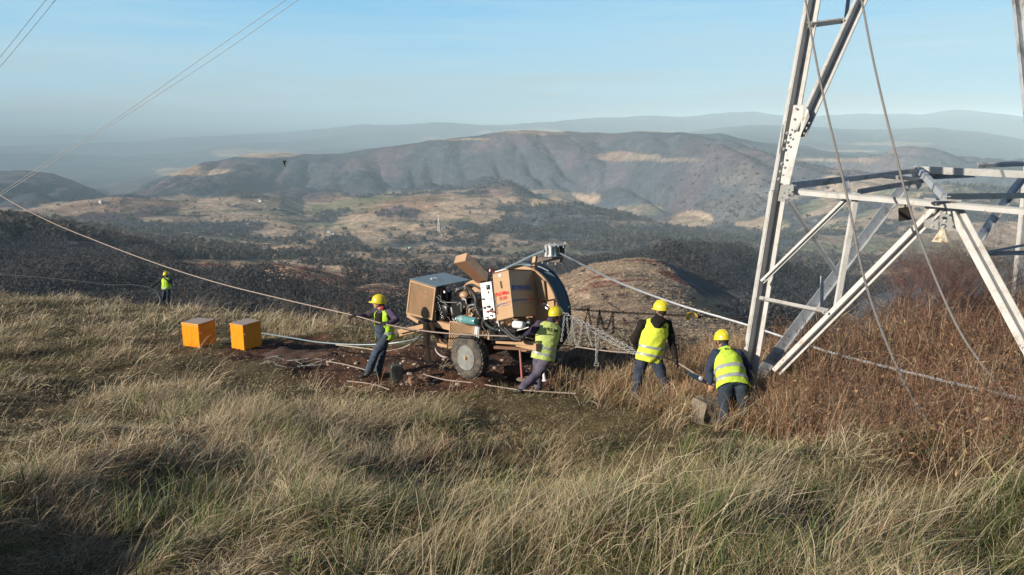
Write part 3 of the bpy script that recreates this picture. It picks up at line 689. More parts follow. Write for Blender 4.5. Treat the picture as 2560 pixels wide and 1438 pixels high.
# ---------------------------------------------------------------- lattice tower
CAM_R = Vector((1, 0, 0)); CAM_D = Vector((0, -sP, -cP))
tower = empty('lattice_tower', P(1880, 985, 12.3), 'white painted steel lattice pylon standing astride the brown weeds, its legs splayed', 'pylon')
SEC_LEG = [(-.50, .10), (-.32, -.22), (.04, .62), (.50, .12)]
SEC_DIAG = [(-.50, .02), (-.10, -.10), (.12, .55), (.50, .28)]
SEC_L = [(-.50, .30), (-.15, -.12), (.50, .05)]
SEC_LDARK = [(-.50, -.10), (.35, .40), (.50, -.05)]
def member(name, a, b, wd, sec=SEC_L, m=None, ext=(0, 0), th=None, parent=tower):
    a, b = P(*a), P(*b); t = (b - a).normalized(); a2 = a - t * ext[0]; b2 = b + t * ext[1]
    v = ((a + b) / 2).normalized(); r = v.cross(t).normalized()
    if r.dot(CAM_R + CAM_D * 0.7) < 0: r = -r
    aw = (v - t * v.dot(t)).normalized()
    mb = MB(); th = th or max(0.008, wd * 0.07)
    pts = [r * (x * wd) + aw * (y * wd) for x, y in sec]
    for i in range(len(pts) - 1):
        e = pts[i + 1] - pts[i]; n_ = e.cross(t).normalized() * th * 0.5
        if n_.dot(aw) < 0: n_ = -n_
        k = 0.0009 * i
        q = [pts[i] - n_, pts[i + 1] - n_, pts[i + 1] + n_, pts[i] + n_]
        mb.hexa([a2 + p - t * k for p in q], [b2 + p + t * k for p in q])
    return mb.build(name, m or M_steel, parent)
# legs and the big diagonals
member('leg', (1868, 960, 12.35), (1945.5, 480, 12.0), .245, SEC_LEG, ext=(.12, 0))
member('leg', (1945.5, 480, 12.0), (2032, 0, 12.4), .225, SEC_LEG, ext=(0, 5.5))
member('leg', (2648, 985, 8.9), (2553, 60, 10.6), .15, SEC_LEG, M_galv, ext=(.3, 5.0))
member('leg', (2545, 775, 17.2), (2575, 470, 17.0), .30, [(-.5, .1), (-.28, -.12), (.5, .75)], ext=(.4, 6.0))
member('brace', (2001, 332, 11.85), (2152, 0, 12.6), .19, SEC_LEG, ext=(0, 4.0))
member('brace', (2346, 520, 10.85), (1948, 922, 12.1), .150, SEC_DIAG, ext=(.02, .08))
member('brace', (2390, 528, 10.75), (2573, 868, 9.6), .185, SEC_DIAG, M_steel, ext=(.1, 1.0))
member('brace', (2141, 482, 11.4), (2091, 770, 11.75), .088, SEC_L)
member('brace', (2127, 488, 11.5), (1905, 705, 12.05), .075, SEC_DIAG)
member('brace', (1898, 746, 12.0), (2066, 781, 11.75), .075, [(-.5, 0), (.1, -.1), (.3, .4)])
member('brace', (1972, 505, 12.6), (2092, 682, 13.2), .072, SEC_LDARK, M_galv)
member('brace', (2262, 462, 14.4), (1903, 935, 12.7), .175, SEC_LDARK, M_galv)
member('brace', (2055, 690, 13.0), (2055, 775, 13.0), .05, SEC_L, M_galv)
member('brace', (1982, 465, 12.1), (2290, 426, 14.6), .10, [(-.5, .3), (-.3, -.05), (.5, .1)], M_galv)
member('brace', (2143, 480, 11.6), (2312, 451, 13.6), .075, SEC_LDARK, M_galv)
member('brace', (2206, 441, 13.6), (2312, 450, 13.5), .065, SEC_L)
member('brace', (2112, 440, 12.9), (2124, 482, 11.5), .060, SEC_LDARK, M_galv)
member('brace', (2290, 417, 14.6), (2364, 495, 10.95), .120, [(-.5, .2), (.1, -.1), (.5, .3)], M_galv)
member('horizontal_beam', (1960, 477, 11.9), (2600, 532, 10.1), .088, [(-.5, .55), (-.32, .0), (-.22, .3), (-.18, -.02), (.5, .0)], ext=(0, .2))
member('horizontal_beam', (2286, 424, 14.5), (2570, 437, 14.0), .125, [(-.5, .1), (.5, -.05)], ext=(0, .6))
member('horizontal_beam', (2366, 492, 10.95), (2570, 489, 12.4), .085, [(-.5, .02), (.5, 0)], M_steel_rust, ext=(0, .6))
member('horizontal_beam', (2445, 414, 15.6), (2570, 409, 16.0), .10, SEC_L, M_galv, ext=(0, .8))
member('brace', (2300, 442, 14.4), (2440, 436, 15.2), .11, SEC_LDARK, M_galv)
member('brace', (2566, 432, 15.8), (2438, 610, 14.2), .15, SEC_LDARK, M_galv)
member('brace', (2448, 634, 15.5), (2570, 632, 16.4), .09, SEC_LDARK, M_galv)
member('brace', (2470, 630, 15.6), (2570, 611, 16.6), .05, SEC_LDARK, M_galv)
member('brace', (2022, 63, 12.3), (2110, 51, 12.55), .085, [(-.5, .4), (-.3, -.1), (.5, .3)])
member('brace', (2121, -5, 13.0), (2115, 44, 12.9), .055, SEC_LDARK, M_galv, ext=(1.5, 0))
member('brace', (2556, -5, 10.9), (2572, 260, 10.5), .05, SEC_L, M_galv, ext=(1.5, .2))
# gusset and splice plates
def plate(poly, d, th=0.012, m=None, name='gusset_plate', parent=tower, bevel=0):
    mb = MB(); q = [P(x, y, d if not isinstance(d, (list, tuple)) else d[i]) for i, (x, y) in enumerate(poly)]
    c = sum(q, Vector()) / len(q); mb.prism(q, c.normalized() * th); return mb.build(name, m or M_steel, parent, bevel=bevel)
plate([(1984, 263), (2009, 262), (2021, 275), (2024, 292), (2003, 336), (1973, 462), (1951, 458), (1966, 360)], [12.02, 11.88, 11.85, 11.84, 11.82, 11.70, 11.86, 11.95])
plate([(1952, 462), (1984, 462), (1984, 484), (1958, 505), (1944, 502)], 11.72)
plate([(1956, 312), (1960, 312), (1952, 386), (1947, 385)], 12.0, 0.03, M_galv, 'splice_plate')
plate([(2313, 500), (2348, 502), (2345, 575), (2309, 568)], 10.93, name='gusset_plate')
plate([(2349, 506), (2404, 508), (2401, 560), (2398, 582), (2350, 572)], 10.86, name='gusset_plate')
plate([(2310, 494), (2405, 500), (2402, 505), (2308, 499)], 10.62, .08, name='gusset_plate')
plate([(2278, 434), (2290, 416), (2318, 452), (2294, 475)], 14.0, .02, M_galv)
plate([(1967, 461), (1990, 463), (1990, 468), (1964, 466)], 11.75, .05)
plate([(2040, 765), (2072, 772), (2066, 786), (2058, 786)], 11.72, .01)
mb = MB(); c = P(2357, 572, 10.6); mb.lathe(c, P(2354, 606, 10.62) - c, [(.035, 0), (.042, .03), (.055, .06), (.125, .175), (.118, .18)], 9)
mb.build('drip_cone', mat('flaking_cream_paint', (0.55, 0.50, 0.37), .8, 0, .15, 12, dirt=(.22, .15, .09), dscale=14, dlo=.5, dhi=.6), tower)
hp = MB(); hp.prism([P(2247, 521, 13), P(2279, 516, 13), P(2279, 549, 13), P(2248, 554, 13)], (0.0, .02, 0)); hp.prism([P(2262, 500, 13), P(2266, 500, 13), P(2266, 522, 13), P(2262, 522, 13)], (0, .02, 0))
hp.build('number_plate', M_plate_dark, tower)
# bolts
BOLTS = [(1980, 325), (1976, 345), (1972, 365), (1966, 400), (1962, 419), (1958, 438), (1991, 272), (1986, 298)]
BOLTD = [(1968, 333), (1964, 353), (1960, 373), (1955, 410), (1951, 429), (1947, 448)]
b0 = None
def bolt(x, y, d, r=.022, L=.035):
    global b0
    c = P(x, y, d); ax = (-c).normalized()
    if b0 is None:
        q = MB(); q.lathe((0, 0, 0), (0, 0, 1), [(1.45, 0), (1.45, .25), (1.0, .26), (1.0, 1.0), (.62, 1.02), (.6, 1.9), (.5, 2.0)], 6); b0 = q.mesh('bolt')
        b0.materials.append(M_bolt)
    o = bpy.data.objects.new('bolt', b0); COL.objects.link(o); o.parent = tower; o.matrix_parent_inverse = Matrix.Translation(-tower.location)
    o.location = c; o.rotation_euler = ax.to_track_quat('Z', 'Y').to_euler(); o.scale = (r, r, L * .5)
for x, y in BOLTS: bolt(x, y, 11.855 if y > 300 else 11.925, .014, .018)
for x, y in BOLTD: bolt(x, y, 11.90, .018, .026)
for x, y in [(2023, 308), (2017, 321), (2011, 334)]: bolt(x, y, 11.72, .013, .02)
for x, y in [(2340, 508), (2368, 511), (2336, 531), (2334, 550), (2331, 566), (2363, 533), (2363, 553), (2359, 568)]: bolt(x, y, 10.72, .017, .03)
for x, y in [(1972, 474), (1960, 482), (1970, 488), (1955, 494)]: bolt(x, y, 11.66, .013, .025)
for x, y in [(1908, 748), (1912, 700), (2133, 492), (2140, 500), (2098, 758), (2060, 780), (2028, 62)]: bolt(x, y, 11.6 if x != 2028 else 12.2, .014, .03)
for x, y in [(2110, 51), (2284, 440), (2273, 466), (2268, 474)]: bolt(x, y, 12.2 if x < 2200 else 13.9, .018, .04)

# ---------------------------------------------------------------- ropes and cables
def rope(name, pts, r, m, label, cat, group=None, n=8, seg=7):
    mb = MB(); mb.tube(spline(PL(*pts), seg), r, n); o = mb.build(name, m, None, True); return tag(o, label, cat, group)
rope('steel_cable', [(2003, -60, 11.4), (2050, 200, 11.0), (2115, 480, 10.2), (2165, 712, 9.6), (2255, 945, 8.6), (2345, 1085, 8.0), (2430, 1148, 7.6), (2500, 1155, 7.3), (2570, 1130, 7.0), (2700, 1040, 6.8)], .0155, M_darkrope,
     'long grey steel cable sagging in a loop in front of the brown weeds', 'cable')
rope('steel_cable', [(2143, -60, 10.9), (2185, 160, 10.6), (2245, 410, 10.2), (2287, 560, 10.0), (2340, 700, 9.8), (2395, 820, 9.6), (2450, 905, 9.4), (2520, 990, 9.0), (2600, 1075, 8.6)], .0150, M_darkrope,
     'grey steel cable hanging past the hanging dark plate and running straight into the weeds', 'cable')
rope('conductor_cable', [(1393, 630, 14.35), (1480, 674, 14.5), (1560, 712, 14.5), (1700, 763, 14.2), (1865, 812, 13.6), (2000, 857, 13.1), (2100, 888, 12.4), (2210, 916, 11.2), (2330, 945, 10.0), (2460, 976, 9.0), (2580, 1003, 8.2)], .019, M_cond,
     'shiny silver conductor cable running from the roller block down behind the pylon leg', 'cable')
rope('hauling_rope', [(-120, 405, 30), (0, 488, 27), (120, 552, 24.5), (250, 606, 22.3), (400, 662, 20), (550, 709, 18.4), (720, 751, 17), (885, 789, 15.75), (960, 810, 15.4), (1050, 826, 15.1), (1150, 836, 14.6), (1305, 843, 14.1),
     (1350, 855, 14.55), (1400, 862, 14.55), (1440, 867, 14.4), (1520, 878, 13.9), (1590, 884, 13.75), (1650, 891, 13.8), (1693, 907, 13.42), (1740, 936, 12.8), (1785, 962, 12.1)], .0125, M_rope,
     'tan hauling rope stretched through the workers hands from far left to the pylon foot', 'rope')
rope('overhead_wire', [(-20, 496, 40), (120, 405, 37), (300, 290, 34), (520, 135, 31), (735, -14, 28)], .011, M_wire, 'upper of two thin wires climbing from the left edge to the top', 'wire', 'overhead wires crossing the sky')
rope('overhead_wire', [(-20, 502, 39), (120, 413, 36), (310, 292, 33), (540, 142, 30), (765, -14, 27)], .011, M_wire, 'lower of two thin wires climbing from the left edge to the top', 'wire', 'overhead wires crossing the sky')
rope('overhead_wire', [(-20, 168, 40), (60, 68, 36), (124, -12, 33)], .013, M_wire, 'steeper wire cutting the top left corner, the outer one', 'wire', 'overhead wires crossing the sky')
rope('overhead_wire', [(-20, 191, 40), (70, 84, 36), (148, -12, 33)], .013, M_wire, 'steeper wire cutting the top left corner, the inner one', 'wire', 'overhead wires crossing the sky')
rope('conductor_cable', [(1130, 815, 16.6), (1060, 842, 16.7), (990, 857, 16.8), (900, 862, 17.2), (800, 856, 17.8), (730, 845, 18.4), (655, 833, 19.2)], .017, M_bluecond,
     'pale blue cable lying on the soil between the orange box and the tan machine', 'cable')
rope('tan_cord', [(1062, 832, 16.2), (1040, 852, 16.3), (1005, 870, 16.4), (960, 878, 16.4), (925, 873, 16.6), (880, 867, 16.8), (840, 862, 17.2)], .014, mat('cream_cord', (.34, .29, .23), .8), 'cream cord drooping from the machine drawbar to the soil behind the leaning worker', 'cord')
rope('tan_cord', [(1085, 862, 16.2), (1092, 880, 16.1), (1103, 890, 16.0), (1116, 894, 15.9)], .015, mat('cream_cord_short', (.38, .36, .32), .8), 'short cream hose end hanging under the drawbar beside the tyre', 'cord')
rope('tan_cord', [(1062, 937, 15.0), (1115, 950, 14.8), (1180, 957, 14.6), (1250, 968, 14.3), (1300, 975, 14.1), (1370, 980, 14.0), (1440, 984, 13.9)], .012, M_rope, 'thin tan rope lying along the ground in front of the big tyre', 'rope')
rope('tan_cord', [(815, 903, 16.6), (860, 911, 16.3), (900, 921, 16.0), (925, 929, 15.8)], .012, M_rope, 'thin tan rope on the soil left of the leaning worker, upper piece', 'rope')
rope('tan_cord', [(868, 953, 15.3), (915, 958, 15.1), (950, 966, 14.9), (975, 975, 14.7)], .012, M_rope, 'thin tan rope in the grass below the leaning worker', 'rope')
rope('water_hose', [(372, 719, 36.5), (383, 724, 36.6), (393, 733, 36.7), (400, 745, 36.8), (400, 757, 36.9), (392, 768, 36.9), (380, 774, 36.8)], .036, M_bluecond, 'pale cable end curving down from the distant worker hand', 'cable')
rope('water_hose', [(372, 718, 36.5), (330, 712, 38), (270, 712, 40), (190, 702, 44), (60, 690, 50), (-100, 680, 56)], .005, M_darkrope, 'faint thin line trailing left from the distant worker hand', 'wire')
rope('strap_line', [(1745, 791, 17.8), (1850, 795, 18.5), (2100, 799, 20), (2560, 806, 24), (2700, 808, 25)], .013, mat('brown_strap', (.16, .11, .08), .8), 'thin brown line running from the yellow hook behind the pylon to the right', 'rope')
# light wire coil lying in the grass
mb = MB(); rg = random.Random(4)
for (cx, cy, rx, d) in [(672, 905, 24, 17), (690, 910, 20, 16.8), (745, 905, 26, 16.9), (775, 912, 30, 16.6), (806, 907, 18, 16.5), (720, 915, 34, 16.4), (790, 918, 22, 16.2)]:
    c = P(cx, cy, d); R = rx / FPX * d; ph = rg.random() * 6
    lp = [c + Vector((math.cos(a) * R, math.sin(a) * R * rg.uniform(.8, 1.2), math.sin(a + ph) * .06 + .05)) for a in np.linspace(0, 2 * math.pi, 15)[:-1]]
    mb.tube(lp, .0055, 5, closed=True)
o = mb.build('wire_coil', mat('pale_wire', (.34, .33, .30), .5, .2), None, True); tag(o, 'tangled pale wire coil lying in the grass left of the churned soil', 'wire coil')

# chains
def chain(mb, pts, pitch=.052, wr=.0075, w_=.019):
    L = spline(pts, 10); seg = [(L[i + 1] - L[i]).length for i in range(len(L) - 1)]; tot = sum(seg); k = 0; s = 0; i = 0; acc = 0
    while s < tot:
        while i < len(seg) - 1 and acc + seg[i] < s: acc += seg[i]; i += 1
        p = L[i].lerp(L[i + 1], min(1, (s - acc) / max(seg[i], 1e-6))); t = (L[i + 1] - L[i]).normalized()
        _, u, v = frame(t, (0.3, 0.2, 1)); sd = u if k % 2 else v
        a_ = pitch * .62
        lp = [p + t * (math.copysign(a_ - w_, math.cos(q)) + math.cos(q) * w_) + sd * math.sin(q) * w_ for q in np.linspace(0, 2 * math.pi, 11)[:-1] + .1]
        mb.tube(lp, wr, 5, closed=True); s += pitch; k += 1
def hang(a, b, sag): m_ = (a + b) / 2 - Vector((0, 0, sag)); return [a, a.lerp(m_, .5) - Vector((0, 0, sag * .22)), m_, b.lerp(m_, .5) - Vector((0, 0, sag * .22)), b]
mb = MB(); dk = PL((1432, 773, 16.0), (1500, 778, 16.3), (1560, 782, 16.7), (1640, 786, 17.2), (1714, 789, 17.6)); chain(mb, dk)
for a, b, sg in [((1471, 774, 16.15), (1458, 815, 15.9), .02), ((1471, 774, 16.15), (1482, 835, 16.0), .01), ((1499, 778, 16.3), (1492, 825, 16.2), .02), ((1499, 779, 16.3), (1531, 783, 16.5), .36), ((1533, 782, 16.5), (1533, 835, 16.4), .01)]:
    chain(mb, hang(P(*a), P(*b), sg))
tag(mb.build('dark_chain', M_chain_d, None, True), 'dark rusty chain stretched level from the reel to the yellow hook, loops hanging from it', 'chain')
mb = MB(); chain(mb, PL((1412, 783, 14.2), (1470, 812, 14.1), (1530, 845, 13.9), (1580, 872, 13.7), (1600, 884, 13.6)), .050, .0072, .018)
chain(mb, PL((1408, 792, 14.3), (1440, 805, 14.25), (1490, 833, 14.1), (1540, 862, 13.9), (1598, 890, 13.6)), .050, .0072, .018)
for a, b, sg in [((1411, 792, 14.2), (1403, 855, 14.2), .03), ((1418, 800, 14.2), (1433, 802, 14.2), .40), ((1431, 800, 14.2), (1456, 812, 14.1), .42), ((1467, 815, 14.1), (1482, 868, 14.0), .04), ((1490, 828, 14.05), (1491, 905, 14.0), .02), ((1497, 832, 14.05), (1493, 880, 14.0), .02)]:
    chain(mb, hang(P(*a), P(*b), sg), .046, .006, .015)
tag(mb.build('silver_chain', M_chain_s, None, True), 'silver double chain sloping from the reel down to the tall standing worker, short loops hanging', 'chain')
c = P(1491, 911, 14.0); mb = MB(); fx, fz = Vector((.034, 0, 0)), Vector((0, 0, .024))
for a, b in [(-1, 0), (1, 0)]: mb.box(c + fx * a, (.006, 0, 0), (0, .01, 0), (0, 0, .03))
for b in (-1, 1): mb.box(c + fz * b, (.028, 0, 0), (0, .0095, 0), (0, 0, .006))
tag(mb.build('chain_buckle', M_chain_s), 'small square steel buckle hanging at the end of the silver chain', 'buckle')
# yellow hook block
M_yel = mat('yellow_hook_paint', (.62, .38, .03), .45)
hk = empty('hook_block', P(1728, 790, 17.7), 'yellow lever hoist hook at the end of the dark chain, left of the pylon leg', 'hook')
mb = MB(); mb.tube(spline(PL((1714, 791, 17.6), (1720, 785, 17.6), (1732, 783, 17.7), (1741, 788, 17.7), (1744, 795, 17.7)), 5), [.03] * 11 + [.026] * 10, 8); mb.build('hook', M_yel, hk, True)
mb = MB(); mb.lathe(P(1719, 793, 17.55), (0, -1, .1), [(.05, 0), (.055, .02), (.055, .06), (.04, .08)], 14); mb.build('body', M_yel, hk, True)
mb = MB(); mb.cyl(P(1743, 792, 17.7), P(1750, 792, 17.75), .035); mb.build('end_cap', M_blackmetal, hk, True)
# blue ratchet link by the bending worker
M_bl = mat('blue_tool_paint', (.012, .03, .055), .4, .2)
rh = empty('ratchet_hoist', P(1748, 946, 12.5), 'dark blue ratchet hoist hanging between the two right-hand workers', 'hoist')
mb = MB(); mb.tube(PL((1718, 930, 12.8), (1735, 941, 12.6), (1752, 950, 12.4), (1764, 957, 12.3)), [.015, .032, .035, .02], 10); mb.build('body', M_bl, rh, True)
mb = MB(); mb.lathe(P(1752, 945, 12.3), (-.2, -1, .1), [(.030, 0), (.034, .02), (.034, .04), (.02, .05)], 14); mb.build('wheel', M_galv, rh, True)
# ---------------------------------------------------------------- cable puller
TH = R_(43); AX = Vector((math.cos(TH), -math.sin(TH), 0)); BX = Vector((math.sin(TH), math.cos(TH), 0)); ZU = Vector((0, 0, 1))
MO = P(1166, 894, 15.0)
def Q(px, py, yl=0.0):                    # picture point on the machine's side plane, yl metres inwards
    v = ray(px, py); return v * ((BX.dot(MO) + yl) / BX.dot(v))
puller = empty('cable_puller', MO - ZU * .4, 'tan wheeled cable pulling machine with raised lid, big reel and white control panel', 'winch trailer')
# wheels
def wheel(c, lab=None):
    R = .415; W = .23
    mb = MB(); n = 40
    prof = [(R * .56, .03), (R * .62, -.010), (R * .80, -.022), (R * .93, .0), (R * .985, .03), (R, .07), (R, W - .07), (R * .985, W - .03), (R * .93, W), (R * .7, W + .01), (R * .6, W - .03)]
    mb.lathe(c, BX, prof, n, ZU)
    t, u, v = frame(BX, ZU)
    for k in range(30):                    # tread lugs
        a = 2 * math.pi * k / 30
        for h, da in ((.055, 0), (.115, .1), (.175, 0)):
            rr = u * math.cos(a + da) + v * math.sin(a + da); tt = t.cross(rr)
            mb.box(c + rr * (R + .004) + t * h, rr * .012, tt * .028 + t * .006 * (1 if k % 2 else -1), t * .024)
    w_ = mb.build('wheel', mat('muddy_tyre', (.050, .047, .044), .9, 0, .3, 9, .35, 60, dirt=(.17, .14, .11), dlo=.44, dhi=.68, dscale=5), puller, True)
    mb = MB(); mb.lathe(c, BX, [(R * .60, .004), (R * .585, -.012), (R * .555, -.004), (R * .54, .045), (R * .50, .05), (R * .485, .15), (R * .36, .17), (R * .30, .12), (R * .22, .115), (.02, .115)], 36, ZU)
    rim = mb.build('rim', mat('grey_rim_paint', (.22, .23, .22), .5, .1, .2, 10, dirt=(.16, .12, .085), dlo=.45, dhi=.65), w_, True)
    mb = MB(); mb.lathe(c, -BX, [(.055, -.10), (.055, -.03), (.045, -.02), (.035, .02), (.032, .035)], 14); mb.build('hub', M_tan, w_, True)
    for k in range(6):
        mb = MB(); a = 2 * math.pi * k / 6 + .3; mb.cyl(c + (u * math.cos(a) + v * math.sin(a)) * .085 + BX * .095, c + (u * math.cos(a) + v * math.sin(a)) * .085 + BX * .07, .011, n=6)
        mb.build('wheel_nut', M_bolt, w_)
    return w_
C0 = Q(1164, 894, 0)
wheel(C0); wheel(C0 + BX * 1.45 + ZU * .02)
mb = MB(); mb.cyl(C0 + BX * .12, C0 + BX * 1.6, .05); mb.build('axle', M_blackmetal, puller, True)

def quadbox(pts, yl, ext, m, name, bevel=.004, parent=puller, up=None):
    mb = MB(); mb.prism([Q(x, y, yl) for x, y in pts], BX * ext); return mb.build(name, m, parent, bevel=bevel)
# chassis rails, drawbar, jack leg
def bar(a, b, w_, h, m, name, ref=ZU, parent=puller):
    a, b = Vector(a), Vector(b); t, u, v = frame(b - a, ref)
    mb = MB(); q = [u * h / 2 + v * w_ / 2, u * h / 2 - v * w_ / 2, -u * h / 2 - v * w_ / 2, -u * h / 2 + v * w_ / 2]
    mb.hexa([a + k for k in q], [b + k for k in q]); return mb.build(name, m, parent, bevel=.006)
bar(Q(1075, 805, .55), Q(1345, 868, .25), .10, .13, M_tan, 'chassis_rail')
bar(Q(1075, 800, 1.35), Q(1345, 860, 1.15), .10, .13, M_tan, 'chassis_rail')
bar(Q(1243, 855, .25), Q(1332, 860, .25), .09, .045, M_tan, 'chassis_rail')
bar(Q(1238, 868, .35), Q(1330, 873, .35), .09, .05, M_tan2, 'chassis_rail')
bar(Q(998, 829, .62), Q(1075, 812, .62), .07, .09, M_tan, 'drawbar')
bar(Q(1000, 838, .70), Q(1062, 822, .66), .05, .05, M_tan, 'drawbar')
bar(Q(1020, 788, .45), Q(1050, 806, .45), .07, .07, M_tan, 'bracket')
bar(Q(1066, 806, .42), Q(1067, 862, .42), .10, .11, M_tan, 'jack_leg')
bar(Q(1068, 862, .42), Q(1073, 904, .42), .06, .075, M_tan, 'jack_foot')
bar(Q(1068, 812, .50), Q(1117, 868, .50), .05, .065, M_tan2, 'brace_bar')
bar(Q(1075, 857, .44), Q(1120, 866, .44), .05, .06, M_tan, 'brace_bar')
bar(Q(1076, 806, .40), Q(1085, 832, .40), .05, .06, M_tan, 'brace_bar')
for dz in (0, .12, .24, .34): 
    mb = MB(); p = Q(1064.5, 812, .36) - ZU * dz; mb.cyl(p, p - BX * .03, .012, n=8); mb.build('pin', M_bolt, puller)
# radiator cowl: grille face, lid, dark inside
def grille(quad, yl, name, nx, ny, fw=.035, th=.03, frame_m=M_tan, mesh_m=M_tan):
    A, B_, C_, D_ = [Q(x, y, yl) for x, y in quad]      # TL TR BR BL
    fr = MB()
    def pt(u, v): return (A * (1 - u) + B_ * u) * (1 - v) + (D_ * (1 - u) + C_ * u) * v
    Lu = (B_ - A).length; Lv = (D_ - A).length; du, dv = fw / Lu, fw / Lv
    for q in ([(0, 0), (1, 0), (1, dv), (0, dv)], [(0, 1 - dv), (1, 1 - dv), (1, 1), (0, 1)], [(0, dv), (du, dv), (du, 1 - dv), (0, 1 - dv)], [(1 - du, dv), (1, dv), (1, 1 - dv), (1 - du, 1 - dv)]):
        fr.prism([pt(*k) for k in q], BX * th)
    g = fr.build(name, frame_m, puller, bevel=.003)
    me_ = MB(); wv = .0055
    # expanded metal: diamonds
    for j in range(ny + nx):
        for s in (1, -1):
            pts = []
            for k in range(2):
                pass
            # line through the panel in (u,v) unit space with slope
            u0 = (j - ny) / nx if s == 1 else j / nx
            u1 = u0 + s * ny / nx
            a, b = (u0, 0.0), (u1, 1.0)
            # clip to 0..1 in u
            lo, hi = du, 1 - du; du_ = b[0] - a[0]
            t0, t1 = dv, 1 - dv
            ta, tb = (lo - a[0]) / du_, (hi - a[0]) / du_
            t0 = max(t0, min(ta, tb)); t1 = min(t1, max(ta, tb))
            if t1 - t0 < .01: continue
            p0 = pt(a[0] + du_ * t0, t0); p1 = pt(a[0] + du_ * t1, t1)
            t, u, v = frame(p1 - p0, BX); off = BX * (.010 if s == 1 else .014)
            me_.hexa([p0 + off + v * wv, p0 + off - v * wv, p0 + off + u * .006], [p1 + off + v * wv, p1 + off - v * wv, p1 + off + u * .006])
    me_.build('mesh_screen', mesh_m, g)
    return g
grille([(1025, 700), (1089, 720), (1080, 801), (1015, 785)], .42, 'radiator_cowl', 15, 17)
quadbox([(1029, 705), (1088, 724), (1079, 796), (1019, 781)], .55, .02, M_blackmetal, 'radiator_core')
mb = MB(); mb.lathe(Q(1052, 748, .52), BX, [(.05, 0), (.16, .005), (.16, .02), (.05, .03)], 7); mb.build('fan', mat('red_brown_fan', (.22, .06, .05), .5), puller)
for hp_ in ([Q(1050, 768, .50), Q(1056, 773, .50), Q(1062, 766, .5)], [Q(1063, 728, .50), Q(1066, 738, .50), Q(1064, 746, .5)]): mb = MB(); mb.tube(hp_, .013, 8); mb.build('radiator_hose', M_galv, puller, True)
a, b, c_ = Q(1023.5, 698.5, .42), Q(1090, 718.5, .42), .95
mb = MB(); mb.prism([a, b, b + BX * c_, a + BX * c_], ZU * .016); cl = mb.build('cowl_roof', M_grey_lid, puller, bevel=.004)
mb = MB(); p = (a + b) / 2 + BX * .35 + ZU * .03; mb.tube([p + AX * (-.05), p + AX * (-.04) + ZU * .03, p + AX * .04 + ZU * .03, p + AX * .05], .008, 6); mb.lathe(p - AX * .1, ZU, [(.04, -.01), (.04, .01), (.025, .02)], 12); mb.build('roof_handle', M_galv, cl, True)
bar(a + BX * c_, a + BX * c_ - ZU * .66, .03, .03, M_tan, 'cowl_post'); bar(b + BX * c_, b + BX * c_ - ZU * .62, .03, .03, M_blackmetal, 'cowl_post')
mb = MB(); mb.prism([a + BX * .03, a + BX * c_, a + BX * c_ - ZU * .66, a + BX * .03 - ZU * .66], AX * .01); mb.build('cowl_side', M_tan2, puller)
# engine
eng = MB(); e0 = Q(1110, 770, .75)
def B3(mb, px, py, yl, sx, sy, sz): c = Q(px, py, yl); mb.box(c, AX * sx, BX * sy, ZU * sz)
B3(eng, 1112, 765, .85, .26, .28, .20); B3(eng, 1110, 800, .75, .22, .22, .14); B3(eng, 1106, 735, .60, .045, .07, .15); B3(eng, 1090, 790, .50, .05, .05, .12)
B3(eng, 1140, 760, .95, .12, .2, .28); B3(eng, 1080, 800, .55, .10, .12, .08); B3(eng, 1125, 825, .85, .2, .25, .14)
B3(eng, 1152, 775, .62, .16, .12, .20); B3(eng, 1168, 755, .6, .10, .10, .12); B3(eng, 1150, 740, .9, .14, .14, .12); B3(eng, 1195, 760, .62, .10, .10, .22)
engine = eng.build('engine', M_blackmetal, puller, bevel=.012)
mb = MB(); mb.lathe(Q(1108, 778, .50), BX, [(.02, -.02), (.10, -.015), (.13, .0), (.13, .10), (.10, .14)], 22); mb.lathe(Q(1092, 756, .48), BX, [(.05, 0), (.055, .01), (.055, .08)], 16); mb.build('pulley', M_blackmetal, engine, True)
M_chr = mat('bright_metal', (.6, .6, .58), .25, .8)
for k in range(9):
    mb = MB(); p = Q(1096 + k * 1.1 + (k % 2) * 2, 758 + k * 4.6, .46); mb.ell(p, AX * .012, BX * .01, ZU * .016, 8, 5); mb.build('chrome_fitting', M_chr, engine, True)
for px, py in [(1091, 742), (1096, 738), (1099, 748), (1108, 752), (1118, 792), (1104, 790), (1112, 760)]: mb = MB(); mb.tube([Q(px, py, .45), Q(px + 5, py + 3, .45), Q(px + 6, py + 8, .45)], .008, 6); mb.build('chrome_pipe', M_chr, engine, True)
mb = MB(); mb.tube([Q(1100, 753, .44), Q(1108, 757, .43), Q(1120, 756, .43), Q(1143, 757, .5)], .009, 6); mb.build('pipe', mat('bright_pipe', (.5, .5, .5), .3, .7), engine, True)
B = MB(); c = Q(1111, 730, .52); B.box(c, AX * .02, BX * .004, ZU * .022); B.build('engine_label', M_white, engine)
# exhaust boxes and grey manifold over the engine
mb = MB()
for (x0, y0, x1, y1) in [(1137, 733, 1147, 722), (1158, 728, 1170, 714)]:
    mb.prism([Q(x0, y0, .45), Q(x1 - 4, y0 - 6, .45), Q(x1 + 2, y1 + 2, .45), Q(x1 - 8, y1 - 2, .45)], BX * .2)
mb.build('manifold_box', mat('grey_cast_metal', (.16, .16, .155), .5, .3), puller, bevel=.01)
mb = MB(); mb.ell(Q(1162, 738, .45), AX * .11, BX * .1, ZU * .075); mb.build('pump_housing', M_tan, puller, True)
